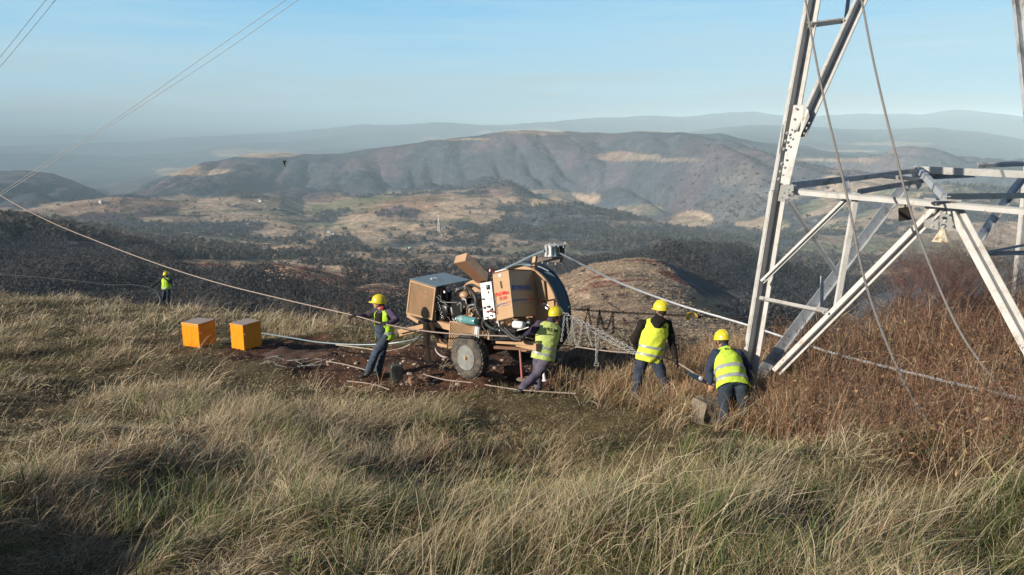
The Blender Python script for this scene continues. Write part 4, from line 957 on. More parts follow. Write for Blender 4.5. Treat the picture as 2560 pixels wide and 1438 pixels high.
# hoses
def hose(pts, r, m, name='hose'):
    mb = MB(); mb.tube(spline([Q(*p) for p in pts], 6), r, 9); return mb.build(name, m, puller, True)
hose([(1165, 716, .35), (1175, 712, .32), (1190, 716, .3), (1203, 724, .32)], .022, M_black)
hose([(1168, 718, .36), (1182, 732, .30), (1190, 748, .26), (1191, 768, .24), (1198, 785, .22), (1206, 800, .25)], .040, M_black)
hose([(1208, 796, .2), (1217, 812, .14), (1234, 822, .1), (1262, 826, .08)], .026, mat('dark_green_hose', (.03, .05, .045), .5))
hose([(1254, 822, .0), (1270, 835, -.02), (1284, 848, -.03), (1304, 851, -.02)], .030, M_black)
hose([(1262, 820, .02), (1280, 838, .0), (1292, 845, 0), (1310, 843, 0)], .024, M_black)
hose([(1206, 800, .1), (1206, 815, .06), (1216, 828, .05), (1222, 822, .06)], .012, M_black)
hose([(1168, 785, .35), (1170, 768, .3), (1182, 762, .28), (1192, 764, .28)], .020, mat('silver_pipe', (.5, .5, .48), .3, .7), 'pipe')
hose([(1175, 787, .32), (1176, 775, .3), (1186, 768, .28)], .016, mat('silver_pipe', (.5, .5, .48), .3, .7), 'pipe')
hose([(1240, 842, .02), (1262, 846, .0), (1272, 838, .02)], .012, M_black)
hose([(1158, 745, .3), (1164, 750, .28), (1166, 760, .28)], .01, M_galv)
for (px, py, yl, s) in [(1184, 790, .3, .03), (1200, 775, .28, .025), (1216, 838, .1, .03), (1222, 828, .08, .028), (1195, 798, .28, .03), (1160, 770, .35, .03), (1230, 805, .1, .022), (1290, 800, .1, .03), (1244, 806, .1, .03), (1256, 808, .1, .03), (1275, 812, .1, .028), (1320, 808, .15, .03)]:
    mb = MB(); p = Q(px, py, yl); mb.lathe(p, -BX, [(s, -.03), (s, .0), (s * .6, .01), (s * .6, .03), (s * .3, .035)], 8)
    mb.build('valve', random.choice([M_tan, M_bolt, M_blackmetal, M_galv]), puller)
B = MB(); B3(B, 1182, 783, .42, .10, .03, .10); B3(B, 1175, 800, .6, .1, .1, .1); B.build('gearbox', M_tan, puller, bevel=.02)
B = MB(); B3(B, 1190, 835, .45, .17, .25, .17); B3(B, 1290, 835, .6, .36, .35, .12); B3(B, 1270, 812, .45, .34, .20, .06); B3(B, 1225, 860, .8, .3, .5, .10); B.build('underbody', M_blackmetal, puller, bevel=.01)
B = MB(); B3(B, 1268, 824, .05, .22, .03, .03); B3(B, 1240, 822, .1, .03, .03, .05); B.build('valve_block', M_blackmetal, puller, bevel=.008)
mb = MB(); t = AX * .8 + BX * .1 + ZU * .05; c = Q(1285, 811, -.02); mb.lathe(c, t, [(.03, -.002), (.062, 0), (.066, .01), (.066, .17), (.060, .185), (.02, .187)], 20); fc = mb.build('filter_canister', M_white, puller, True)
mb = MB(); mb.lathe(c + nrm(t) * .187, t, [(.055, 0), (.055, .025), (.03, .03)], 18); mb.build('canister_cap', M_galv, fc, True)
for hp_ in ([Q(1293, 826, .0), Q(1310, 822, .0), Q(1322, 818, .02)], [Q(1243, 802, .05), Q(1247, 812, .04), Q(1249, 828, .04)]): mb = MB(); mb.tube(hp_, .009, 6); mb.build('lever', M_white, puller, True)
for k in range(16):                        # cluttered small lines and fittings round the engine
    rgk = random.Random(50 + k); x0, y0 = rgk.uniform(1125, 1200), rgk.uniform(725, 800); yl = rgk.uniform(.25, .5)
    hose([(x0, y0, yl), (x0 + rgk.uniform(-8, 12), y0 + rgk.uniform(-10, 12), yl - .03), (x0 + rgk.uniform(-4, 22), y0 + rgk.uniform(-4, 18), yl)], rgk.choice([.008, .012, .018]), rgk.choice([M_black, M_black, M_blackmetal, M_galv, M_bolt]))
# lower oil cooler with screen
grille([(1124, 803), (1185, 813), (1183, 850), (1121, 872)], .16, 'cooler_screen', 13, 9, .022)
quadbox([(1127, 807), (1184, 816), (1182, 850), (1124, 868)], .22, .25, M_blackmetal, 'cooler_core')
for k in range(3): quadbox([(1187 + k * 4.5, 814), (1189.5 + k * 4.5, 814.5), (1188 + k * 4.5, 845), (1185.5 + k * 4.5, 845)], .15, .05, M_white if k < 2 else M_galv, 'cooler_fin', .0)
# bullwheels (tan discs) in tandem
def disc(px, py, yl, R, m, name, th=.05, n=48, prof=None, lab=None):
    mb = MB(); mb.lathe(Q(px, py, yl), BX, prof or [(.05, -.01), (R * .25, -.012), (R * .27, 0), (R * .985, 0), (R, .012), (R, th), (R * .9, th + .01)], n, ZU); return mb.build(name, m, puller, True)
disc(1198, 778, 1.0, .64, M_tan, 'bullwheel')
bw = disc(1309, 775, .84, .83, M_tan, 'bullwheel')
R = .82
disc(1309, 775, .88, R * .97, mat('dark_rim_steel', (.11, .095, .085), .5, .3), 'drum_rim', prof=[(R * .9, 0), (R * .975, .0), (R * .975, .12), (R * .9, .12)])
prof = [(R * .9, .10)]
for k in range(7): prof += [(R * .955, .115 + k * .034), (R * .985, .125 + k * .034), (R * .985, .137 + k * .034), (R * .955, .147 + k * .034)]
prof += [(R * .9, .36)]
disc(1309, 775, .90, R, mat('blue_steel_rope', (.085, .15, .19), .6, .1, .15, 20), 'wound_rope', prof=prof)
fl = disc(1311, 778, 1.27, .93, M_navy_reel, 'reel_flange', prof=[(.5, 0), (.94, 0), (.96, .01), (.96, .26), (.94, .27), (.4, .27)])
t, u, v = frame(BX, ZU); cc = Q(1309, 775, 1.25); mb = MB()
dr = (AX * .98 + ZU * .18).normalized(); mb.box(cc + dr * .958 + BX * .14, dr * .008, BX.cross(dr) * .018, BX * .10); mb.build('paint_mark', mat('light_blue_mark', (.25, .55, .70), .5), fl)
hose([(1240, 682, .92), (1275, 667, .93), (1311, 662, .95), (1345, 666, .98), (1372, 678, 1.0)], .014, M_bluecond, 'wound_strand')
hose([(1240, 682, .80), (1290, 665, .82), (1330, 664, .84)], .012, M_bluecond, 'wound_strand')
hose([(1222, 690, .85), (1280, 664, .75), (1330, 640, .65), (1362, 628, .58)], .022, M_bluecond, 'incoming_cable')
# crank marks on disc
hose([(1358, 754, .78), (1372, 751, .78), (1395, 746, .78)], .010, M_blackmetal, 'cable_tie')
quadbox([(1344, 752), (1384, 749), (1386, 790), (1356, 800)], .80, .02, M_tan, 'disc_cover')
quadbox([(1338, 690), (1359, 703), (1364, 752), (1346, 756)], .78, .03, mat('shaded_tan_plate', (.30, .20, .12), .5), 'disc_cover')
# cabinets with lettering
def face_quad(pts):                        # (px,py,d) x4: TL TR BR BL
    return [P(*p) for p in pts]
def cabinet(pts, back, m, name, parent=puller, bevel=.006):
    q = face_quad(pts); mb = MB(); mb.prism(q, Vector(back)); return mb.build(name, m, parent, bevel=bevel), q
def text_on(quad, txt, u0, v0, hgt, m, parent, name='lettering', wid=None, lift=.014, bold=.0, font_shear=0, ext=0.0):
    A, B_, C_, D_ = quad; cu = bpy.data.curves.new('t', 'FONT'); cu.body = txt; cu.size = 1.0; cu.offset = bold; cu.shear = font_shear; cu.align_x = 'LEFT'; cu.resolution_u = 3
    ob = bpy.data.objects.new('t', cu); COL.objects.link(ob); dg = bpy.context.evaluated_depsgraph_get(); me = bpy.data.meshes.new_from_object(ob.evaluated_get(dg)); bpy.data.objects.remove(ob); bpy.data.curves.remove(cu)
    xs = [v.co.x for v in me.vertices]; ys = [v.co.y for v in me.vertices]; x0, x1, y0, y1 = min(xs), max(xs), min(ys), max(ys)
    Lv = (D_ - A).length; Lu = (B_ - A).length; n_ = (B_ - A).cross(D_ - A).normalized()
    if n_.dot(-A) < 0: n_ = -n_
    sv = hgt; su = wid if wid else (x1 - x0) / (y1 - y0) * hgt * Lv / Lu
    for v in me.vertices:
        u_ = u0 + (v.co.x - x0) / (x1 - x0) * su; v_ = v0 + (y1 - v.co.y) / (y1 - y0) * sv
        v.co = (A * (1 - u_) + B_ * u_) * (1 - v_) + (D_ * (1 - u_) + C_ * u_) * v_ + n_ * lift
    me.name = name
    return link_mesh(name, me, m, parent)
cab, qf = cabinet([(1231, 686, 14.42), (1270.5, 675.5, 14.07), (1283.5, 793.5, 14.0), (1242, 803, 14.37)], BX * .03, M_tan, 'cabinet_door')
text_on(qf, 'Pull Max.', .14, .405, .085, M_redtext, cab, bold=.022, wid=.80)
text_on(qf, '75 kN', .30, .515, .075, M_redtext, cab, bold=.022, wid=.46)
text_on(qf, 'EMC', .14, .665, .040, M_bluetext, cab, bold=.02, wid=.12)
text_on(qf, 'ELECTROMONTAJ', .27, .655, .035, M_bluetext, cab, bold=.02, wid=.45)
text_on(qf, 'CLUJ SA', .74, .645, .033, M_redtext, cab, bold=.02, wid=.22)
text_on(qf, 'echipamente electrice', .40, .705, .018, M_bluetext, cab, bold=.01, wid=.48)
A_, B_, C_, D_ = qf
def on(q, u, v, n=.004):
    A, B_, C_, D_ = q; nn = (B_ - A).cross(D_ - A).normalized()
    if nn.dot(-A) < 0: nn = -nn
    return (A * (1 - u) + B_ * u) * (1 - v) + (D_ * (1 - u) + C_ * u) * v + nn * n
mb = MB(); mb.prism([on(qf, .38, .04), on(qf, .52, .03), on(qf, .53, .085), on(qf, .39, .095)], (0, -.004, 0)); mb.build('sticker', M_white, cab)
mb = MB(); mb.prism([on(qf, .47, .19), on(qf, .52, .19), on(qf, .54, .34), on(qf, .49, .34)], (0, -.012, 0)); mb.build('door_latch', mat('brass_latch', (.5, .35, .12), .4, .5), cab)
hd = MB(); hd.tube([on(qf, .50, .19, .02), on(qf, .52, .34, .02)], .007, 6); hd.build('latch_rod', M_blackmetal, cab)
# vertical black ornament strip down the left edge (letters turned sideways)
V4 = [qf[0], qf[1], qf[2], qf[3]]
rot = [on(qf, .0, .86), on(qf, -.0, .42), on(qf, .13, .42), on(qf, .14, .86)]
text_on(rot, 'SONOMONI', .0, .1, .8, M_blacktext, cab, wid=1.0, bold=.0, lift=.006)
cab2, qt = cabinet([(1270.5, 675.5, 14.07), (1331, 678, 14.62), (1341.5, 790.5, 14.57), (1283.5, 793.5, 14.0)], -AX * .03 + BX * .032, M_tan, 'cabinet_side')
text_on(qt, 'TESMEC', .25, .345, .055, M_bluetext, cab2, bold=.035, wid=.62)
for v_ in (.325, .415):
    mb = MB(); mb.prism([on(qt, .22, v_, .012), on(qt, .88, v_, .012), on(qt, .88, v_ + .010, .012), on(qt, .22, v_ + .010, .012)], (.002, -.002, 0)); mb.build('lettering', M_bluetext, cab2)
mb = MB(); cqt = on(qt, .14, .372, .011); n_ = (qt[1] - qt[0]).cross(qt[3] - qt[0]).normalized(); n_ = n_ if n_.dot(-qt[0]) > 0 else -n_
mb.lathe(cqt, n_, [(.048, 0), (.048, .002)], 20); mb.build('emblem', M_bluetext, cab2)
text_on(qt, 'EMC', .04, .620, .05, M_bluetext, cab2, bold=.03, wid=.12)
text_on(qt, 'ELECTROMONTAJ', .17, .615, .05, M_bluetext, cab2, bold=.03, wid=.48)
text_on(qt, 'CLUJ SA', .67, .60, .05, M_redtext, cab2, bold=.03, wid=.28)
text_on(qt, 'echipamente electrice', .38, .69, .028, M_bluetext, cab2, bold=.02, wid=.52)
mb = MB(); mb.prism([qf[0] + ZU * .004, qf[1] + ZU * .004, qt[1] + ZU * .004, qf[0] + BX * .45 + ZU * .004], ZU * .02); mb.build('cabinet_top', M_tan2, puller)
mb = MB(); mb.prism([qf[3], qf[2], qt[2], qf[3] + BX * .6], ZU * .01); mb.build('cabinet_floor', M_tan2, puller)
hb = MB(); hb.prism([P(1330, 705, 14.58), P(1345, 703, 14.7), P(1349, 741, 14.7), P(1334, 744, 14.58)], BX * .12); hb.build('junction_box', M_tan, puller, bevel=.01)
hb = MB(); hb.prism([P(1339, 744, 14.58), P(1354, 742, 14.7), P(1356, 768, 14.7), P(1342, 770, 14.58)], BX * .14); hb.build('junction_box', M_tan, puller, bevel=.01)
# control panel
cp, qc = cabinet([(1200.5, 709, 14.82), (1227.5, 704, 14.59), (1238.5, 795.5, 14.52), (1209.5, 799.5, 14.75)], BX * .12 + AX * .0, M_white, 'control_panel')
def knob(u, v, r, m, name='gauge', h=.012, n=16):
    A, B_, C_, D_ = qc; nn = (B_ - A).cross(D_ - A).normalized(); nn = nn if nn.dot(-A) > 0 else -nn
    mb = MB(); mb.lathe(on(qc, u, v, .001), nn, [(r, 0), (r, h * .7), (r * .8, h)], n); return mb.build(name, m, cp, True)
def ringk(u, v, r, tn=.004):
    A, B_, C_, D_ = qc; nn = (B_ - A).cross(D_ - A).normalized(); t, a, b = frame(nn, ZU); c = on(qc, u, v, .004)
    mb = MB(); mb.tube([c + (a * math.cos(k) + b * math.sin(k)) * r for k in np.linspace(0, 2 * math.pi, 19)[:-1]], tn, 5, closed=True); return mb.build('gauge_ring', M_galv, cp)
ringk(.25, .13, .028); ringk(.27, .27, .028); ringk(.72, .45, .055); ringk(.72, .45, .035)
knob(.25, .13, .006, M_blackmetal, 'gauge'); knob(.27, .27, .006, M_blackmetal, 'gauge'); knob(.72, .45, .008, M_blackmetal, 'gauge')
mb = MB(); mb.prism([on(qc, .50, .07, .004), on(qc, .84, .07, .004), on(qc, .86, .20, .004), on(qc, .54, .20, .004)], (0, -.01, 0)); mb.build('display', M_blackmetal, cp)
mb = MB(); mb.prism([on(qc, .58, .09, .018), on(qc, .76, .09, .018), on(qc, .77, .14, .018), on(qc, .59, .14, .018)], (0, -.002, 0)); mb.build('display_window', M_grey_lid, cp)
knob(.70, .245, .009, M_blackmetal, 'switch', .02); knob(.70, .29, .016, M_blackmetal, 'switch', .02)
for u, v, r, m in [(.14, .44, .014, M_blackmetal), (.25, .445, .018, M_blackmetal), (.18, .68, .028, M_galv), (.27, .68, .020, M_blackmetal), (.50, .665, .016, M_blackmetal), (.66, .67, .024, M_blackmetal), (.47, .80, .022, M_red), (.28, .80, .007, M_blackmetal)]: knob(u, v, r, m, 'knob', .03)
for u, v, w_ in [(.55, .90, .10), (.15, .93, .09)]:
    mb = MB(); mb.prism([on(qc, u, v, .004), on(qc, u + .28, v, .004), on(qc, u + .28, v + .015, .004), on(qc, u, v + .015, .004)], (0, -.02, 0)); mb.prism([on(qc, u + .16, v, .004), on(qc, u + .21, v, .004), on(qc, u + .25, v + .055, .004), on(qc, u + .2, v + .055, .004)], (0, -.02, 0)); mb.build('lever', M_blackmetal, cp)
mb = MB(); mb.tube([P(1232, 772, 14.5), P(1226, 777, 14.45), P(1238, 781, 14.4)], [.02, .03, .02], 8); mb.build('leather_grip', mat('brown_leather', (.16, .08, .06), .7), cp, True)
# raised lid
q1 = [P(1141, 641, 15.3), P(1169, 633, 15.1), P(1164, 653, 15.0), P(1135.5, 659, 15.2)]
ex = P(1219, 701, 15.0) - P(1164, 653, 15.0)
mb = MB(); mb.prism(q1, ex); lid = mb.build('raised_lid', [M_tan2], puller, bevel=.005)
mb = MB(); k_ = nrm(ex) * -.006; mb.prism([p + k_ for p in q1], k_ * .8); mb.build('lid_end', M_tan, lid, bevel=.004)
d1 = (P(1222, 684, 15.0) - q1[1]); nv = Vector((0.3, -.5, .8)).normalized() * .004
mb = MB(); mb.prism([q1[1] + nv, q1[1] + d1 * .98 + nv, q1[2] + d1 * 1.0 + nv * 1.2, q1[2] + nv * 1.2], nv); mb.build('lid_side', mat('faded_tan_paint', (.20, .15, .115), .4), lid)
mb = MB(); mb.tube([q1[1] + d1 * .14 + nv * 4 - ZU * .03, q1[1] + d1 * .25 + nv * 5 - ZU * .05, q1[1] + d1 * .34 + nv * 4 - ZU * .03], .012, 6); mb.build('lid_latch', M_galv, lid, True)
mb = MB(); mb.prism([P(1201, 688, 15.2), P(1213, 686, 15.2), P(1226, 702, 15.1), P(1203, 708, 15.2)], BX * .05); mb.build('lid_bracket', M_tan, puller)
mb = MB(); mb.prism([P(1194, 693, 15.3), P(1203, 690, 15.3), P(1201, 708, 15.3), P(1192, 708, 15.3)], BX * .06); mb.build('lid_bracket', M_tan2, puller)
mb = MB(); mb.ell(P(1227, 676, 15.05), AX * .03, BX * .03, ZU * .045); mb.tube([P(1228, 672, 15.0), P(1234, 680, 15.0)], .022, 8); mb.build('beacon', mat('dark_red_beacon', (.22, .02, .02), .35), puller, True)
mb = MB(); mb.ell(P(1225, 677, 14.98), AX * .018, BX * .018, ZU * .03); mb.tube([P(1238, 680, 14.95), P(1262, 674, 14.85)], .012, 6); mb.ell(P(1265, 674, 14.8), AX * .02, BX * .02, ZU * .02); mb.build('beacon_bracket', M_white, puller, True)
# roller fairlead on its arm
bar(P(1335.5, 667, 14.75), P(1339.5, 641, 14.75), .09, .075, M_tan, 'fairlead_post', AX)
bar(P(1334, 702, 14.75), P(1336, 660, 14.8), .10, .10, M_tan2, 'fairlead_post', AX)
mb = MB(); mb.prism([P(1341, 642, 14.75), P(1375, 643, 14.5), P(1400, 645, 14.3), P(1398, 657, 14.3), P(1372, 655, 14.5), P(1341, 657, 14.72)], BX * .1); mb.build('fairlead_arm', mat('dark_bronze_paint', (.10, .075, .06), .5), puller, bevel=.006)
fd = MB(); fd.prism([P(1362, 640.5, 14.60), P(1385, 644, 14.25), P(1413, 642, 14.45), P(1392, 638.5, 14.75)], ZU * .012)
fd.prism([P(1363, 613, 14.60), P(1386, 616.5, 14.25), P(1414, 615, 14.45), P(1392, 611, 14.75)], ZU * .014); fairlead = fd.build('roller_fairlead', M_galv, puller)
for (x, y, d, r, m) in [(1367, 628, 14.55, .045, M_galv), (1376.5, 629, 14.37, .040, M_white), (1391, 629, 14.35, .055, mat('dark_blue_roller', (.05, .085, .10), .35, .4)), (1405, 628, 14.45, .060, mat('dark_green_roller', (.06, .09, .09), .4, .4)), (1386, 626, 14.65, .05, M_galv)]:
    mb = MB(); c = P(x, y, d); mb.lathe(c - ZU * .10, ZU, [(r, 0), (r, .02), (r * .8, .05), (r * .8, .15), (r, .18), (r, .2)], 16); mb.build('roller', m, fairlead, True)
mb = MB()
for (x, y, d) in [(1364, 611, 14.58), (1373, 611.5, 14.45), (1377, 615, 14.30), (1387, 609.5, 14.55), (1391, 613, 14.35), (1396, 616, 14.25), (1409, 618, 14.35), (1356, 657, 14.45), (1370, 659, 14.35), (1389, 660, 14.25)]:
    c = P(x, y, d); mb.lathe(c - ZU * .015, ZU, [(.014, 0), (.014, .02), (.009, .021), (.009, .04)], 6)
mb.build('fairlead_bolt', mat('shiny_bolt', (.75, .75, .72), .25, .6), fairlead)
# red flag and clamp beside the disc
cl_ = MB(); cl_.prism([P(1351, 746, 14.52), P(1358, 757, 14.52), P(1354, 760, 14.52), P(1352, 758, 14.52)], (0, .02, 0)); cl_.build('red_pennant', M_red, puller)
mb = MB(); mb.tube([P(1353, 761, 14.52), P(1362, 767, 14.47), P(1370, 773, 14.42)], .022, 8); mb.tube([P(1358, 758, 14.52), P(1371, 764, 14.47)], .014, 8); mb.build('clamp', mat('silver_clamp', (.5, .5, .5), .3, .7), puller, True)
# ---- loose things at the machine
bt = empty('water_bottle', P(1165, 804, 14.95), 'large teal plastic water bottle lying on the mesh screen beside the tyre', 'bottle')
M_bot = mat('teal_plastic', (.10, .26, .26), .2, 0, .2, 10); a, b = P(1143, 797, 15.1), P(1191, 804, 14.7)
mb = MB(); ax = b - a; L = ax.length; mb.lathe(a, ax, [(.03, 0), (.05, .02), (.072, .07), (.076, .10), (.072, .11), (.076, .12), (.076, .20), (.072, .21), (.076, .22), (.076, L - .03), (.06, L)], 18); mb.build('body', M_bot, bt, True)
mb = MB(); mb.lathe(a, -ax, [(.028, -.01), (.026, .03), (.022, .035)], 12); mb.build('cap', M_white, bt, True)
mb = MB(); mb.lathe(a + nrm(ax) * .14, ax, [(.0775, 0), (.0775, .06)], 18); mb.build('label_band', M_galv, bt, True)
ws = empty('white_prop', P(1362, 950, 14.9), 'short white steel prop under the machine behind the legs of the lettered worker', 'prop')
mb = MB(); mb.tube([P(1358, 925, 14.9), P(1361, 950, 14.9)], [.016, .03], 8); mb.build('rod', M_white, ws)
mb = MB(); mb.lathe(P(1361, 952, 14.9), ZU, [(.05, 0), (.05, .01), (.02, .02)], 12); mb.build('base', M_white, ws)
rs = empty('red_stake', P(1305, 947, 14.35), 'thin red steel prop standing on a small round base under the machine', 'prop')
mb = MB(); mb.cyl(P(1300, 877, 14.5), P(1305, 946, 14.35), .022, n=10); mb.build('rod', mat('faded_red_paint', (.33, .085, .07), .6, dirt=(.2, .12, .1)), rs, True)
mb = MB(); mb.lathe(P(1305, 949, 14.35), ZU, [(.10, 0), (.10, .012), (.03, .02)], 18); mb.build('base', mat('dusty_steel', (.30, .24, .18), .8), rs, True)
jc = empty('jerrycan', P(990, 956, 15.2), 'dark grey-green plastic jerrycan standing on the soil left of the big tyre', 'jerrycan')
c = P(991, 932, 15.2); X_ = Vector((.93, .36, 0)); Y_ = Vector((-.36, .93, 0))
M_jc = mat('dark_green_plastic', (.035, .042, .040), .42, 0, .25, 9, dirt=(.12, .11, .09), dlo=.5, dhi=.75)
mb = MB(); n = 0
rings = []
for z, s in [(-.185, .90), (-.175, 1), (.12, 1), (.155, .93), (.172, .70)]:
    rings.append([c + X_ * (.115 * s * cx) + Y_ * (.075 * s * cy) + ZU * z for cx, cy in [(-1, -.8), (-.86, -1), (.86, -1), (1, -.8), (1, .8), (.86, 1), (-.86, 1), (-1, .8)]])
vs = [p for r in rings for p in r]; fs = [(i * 8 + k, i * 8 + (k + 1) % 8, (i + 1) * 8 + (k + 1) % 8, (i + 1) * 8 + k) for i in range(4) for k in range(8)] + [tuple(range(8))[::-1], tuple(range(32, 40))]
mb.add(vs, fs); mb.build('body', M_jc, jc, bevel=.008)
mb = MB(); mb.tube([c + X_ * -.06 + ZU * .165, c + X_ * -.05 + ZU * .20, c + X_ * .04 + ZU * .20, c + X_ * .05 + ZU * .165], .011, 8); mb.build('handle', M_jc, jc, True)
mb = MB(); mb.lathe(c + X_ * .085 + ZU * .155, ZU, [(.022, 0), (.022, .03)], 12); mb.build('cap', M_white, jc, True)
# orange steel boxes
M_or = mat('orange_yellow_paint', (.80, .265, .005), .38, 0, .08, 4, dirt=(.42, .15, .012), dlo=.6, dhi=.8); M_lid = mat('dusty_lid', (.34, .27, .22), .5, 0, .1, 8)
def steelbox(px, py, d, w1, w2, hgt, rot, lab):
    b = P(px, py, d); g = gz(b.x, b.y); e = empty('orange_box', (b.x, b.y, g), lab, 'steel box', 'orange steel boxes on the grass')
    x = Vector((math.cos(rot), math.sin(rot), 0)); y = Vector((-x.y, x.x, 0)); base = Vector((b.x, b.y, g))    # base = nearest corner
    def bx(name, x0, x1, y0, y1, z0, z1, m, par, bev=.006):
        mb = MB(); o = base + ZU * z0; q = [o + x * x0 + y * y0, o + x * x1 + y * y0, o + x * x1 + y * y1, o + x * x0 + y * y1]; mb.prism(q, ZU * (z1 - z0)); return mb.build(name, m, par, bevel=bev)
    bx('body', 0, w1, 0, w2, .0, hgt - .045, M_or, e); l_ = bx('lid', -.008, w1 + .008, -.008, w2 + .008, hgt - .04, hgt, M_or, e); bx('lid_sheet', .004, w1 - .004, .004, w2 - .004, hgt + .002, hgt + .006, M_lid, l_, 0)
    d_ = bx('door_panel', .012, w1 - .012, -.004, .0, .03, hgt * .64, M_or, e, .002); bx('hinge', .02, .07, -.02, -.005, hgt * .62, hgt * .62 + .018, M_white, d_, .002)
    bx('door_rail', .0, w1, -.012, -.001, hgt * .655, hgt * .675, M_or, e, .002)
    return e
steelbox(500, 872, 19.8, .56, .55, .60, R_(66), 'orange steel box on the left, nearer the distant worker')
steelbox(611, 877, 19.3, .56, .44, .62, R_(60), 'orange steel box on the right, nearer the pale blue cable')
# ---------------------------------------------------------------- people
M_skin = mat('skin', (.42, .22, .15), .55, 0, .08, 20)
M_glove = mat('black_glove', (.014, .013, .014), .7, 0, .2, 30)
M_boot = mat('dark_boot', (.022, .020, .018), .6, 0, .3, 20, dirt=(.12, .08, .05))
M_helmet = mat('yellow_helmet', (.60, .50, .03), .32, 0, .04, 10, dirt=(.45, .36, .06), dlo=.6, dhi=.8)
M_strap = mat('helmet_strap', (.02, .02, .02), .6)
M_stripe = mat('grey_reflective_tape', (.33, .36, .37), .35, .1, .05, 10)
M_hair = mat('dark_hair', (.035, .028, .022), .8, 0, .3, 40, .3, 90)
M_eye = mat('eye', (.03, .02, .02), .3)
def cloth(name, col, var=.22, sc=14): return mat(name, col, .85, 0, var, sc, .5, 26, spec=.15, dirt=tuple(c * .62 + .015 for c in col), dscale=5, dlo=.50, dhi=.72)
def remesh_obj(mb, name, m, parent, vox, smooth_it=3, wrinkle=0.0, wseed=0, label=None):
    me = bpy.data.meshes.new(name); me.from_pydata(mb.v, [], mb.f); me.update()
    o = bpy.data.objects.new('tmp', me); COL.objects.link(o)
    r = o.modifiers.new('r', 'REMESH'); r.mode = 'VOXEL'; r.voxel_size = vox
    s = o.modifiers.new('s', 'SMOOTH'); s.iterations = smooth_it; s.factor = .5
    dg = bpy.context.evaluated_depsgraph_get(); dg.update(); out = bpy.data.meshes.new_from_object(o.evaluated_get(dg))
    bpy.data.objects.remove(o)
    if wrinkle:
        n = len(out.vertices); co = np.empty(n * 3); out.vertices.foreach_get('co', co); co = co.reshape(-1, 3); no = np.empty(n * 3); out.vertices.foreach_get('normal', no); no = no.reshape(-1, 3)
        q = co * 9; w_ = fbm(q[:, 0] + q[:, 2] * .8 + wseed, q[:, 1] * 1.0 - q[:, 2] * 1.5, 3, 900 + wseed) - .5
        co = co + no * (w_ * wrinkle)[:, None]; out.vertices.foreach_set('co', co.ravel()); out.update()
    out.name = name
    o = link_mesh(name, out, m, parent, True)
    if label: o['label'] = label
    return o
def limb(mb, pts, rad, flat=1.0, ref=None, n=14):
    """tapered limb with rounded ends"""
    pts = [Vector(p) for p in pts]; a = pts[0] - (pts[1] - pts[0]).normalized() * rad[0] * .6; b = pts[-1] + (pts[-1] - pts[-2]).normalized() * rad[-1] * .6
    mb.tube([a] + pts + [b], [rad[0] * .55] + list(rad) + [rad[-1] * .55], n, ref, flat)
def hand(mb, wrist, dirv, palm_n, side, grip=1.0, s=1.0, curlaxis=None):
    """palm plus five separate bent fingers closing round a rope; dirv from wrist to knuckles"""
    d = nrm(dirv); n = nrm(Vector(palm_n) - d * d.dot(Vector(palm_n))); w_ = d.cross(n) * side
    c = wrist + d * .045 * s
    mb.ell(c, w_ * .042 * s, n * .018 * s, d * .052 * s, 12, 7)
    for i, (o, L) in enumerate([(-.030, .070), (-.010, .080), (.010, .075), (.029, .060)]):
        k = wrist + d * .085 * s + w_ * o * s; L *= s
        ang = [.5 * grip, 1.3 * grip, 2.2 * grip]; p = [k]; 
        for a, l_ in zip(ang, (.45, .32, .25)): p.append(p[-1] + (d * math.cos(a) + n * math.sin(a)) * L * l_)
        mb.tube(p, [.0100 * s, .0098 * s, .0088 * s, .0070 * s], 7)
    k = wrist + d * .03 * s - w_ * .036 * s; p = [k, k - w_ * .018 * s + d * .025 * s + n * .012 * s, k - w_ * .012 * s + d * .05 * s + n * .030 * s * grip, k + d * .065 * s + n * .045 * s * grip]
    mb.tube(p, [.0125 * s, .0118 * s, .0105 * s, .008 * s], 7)
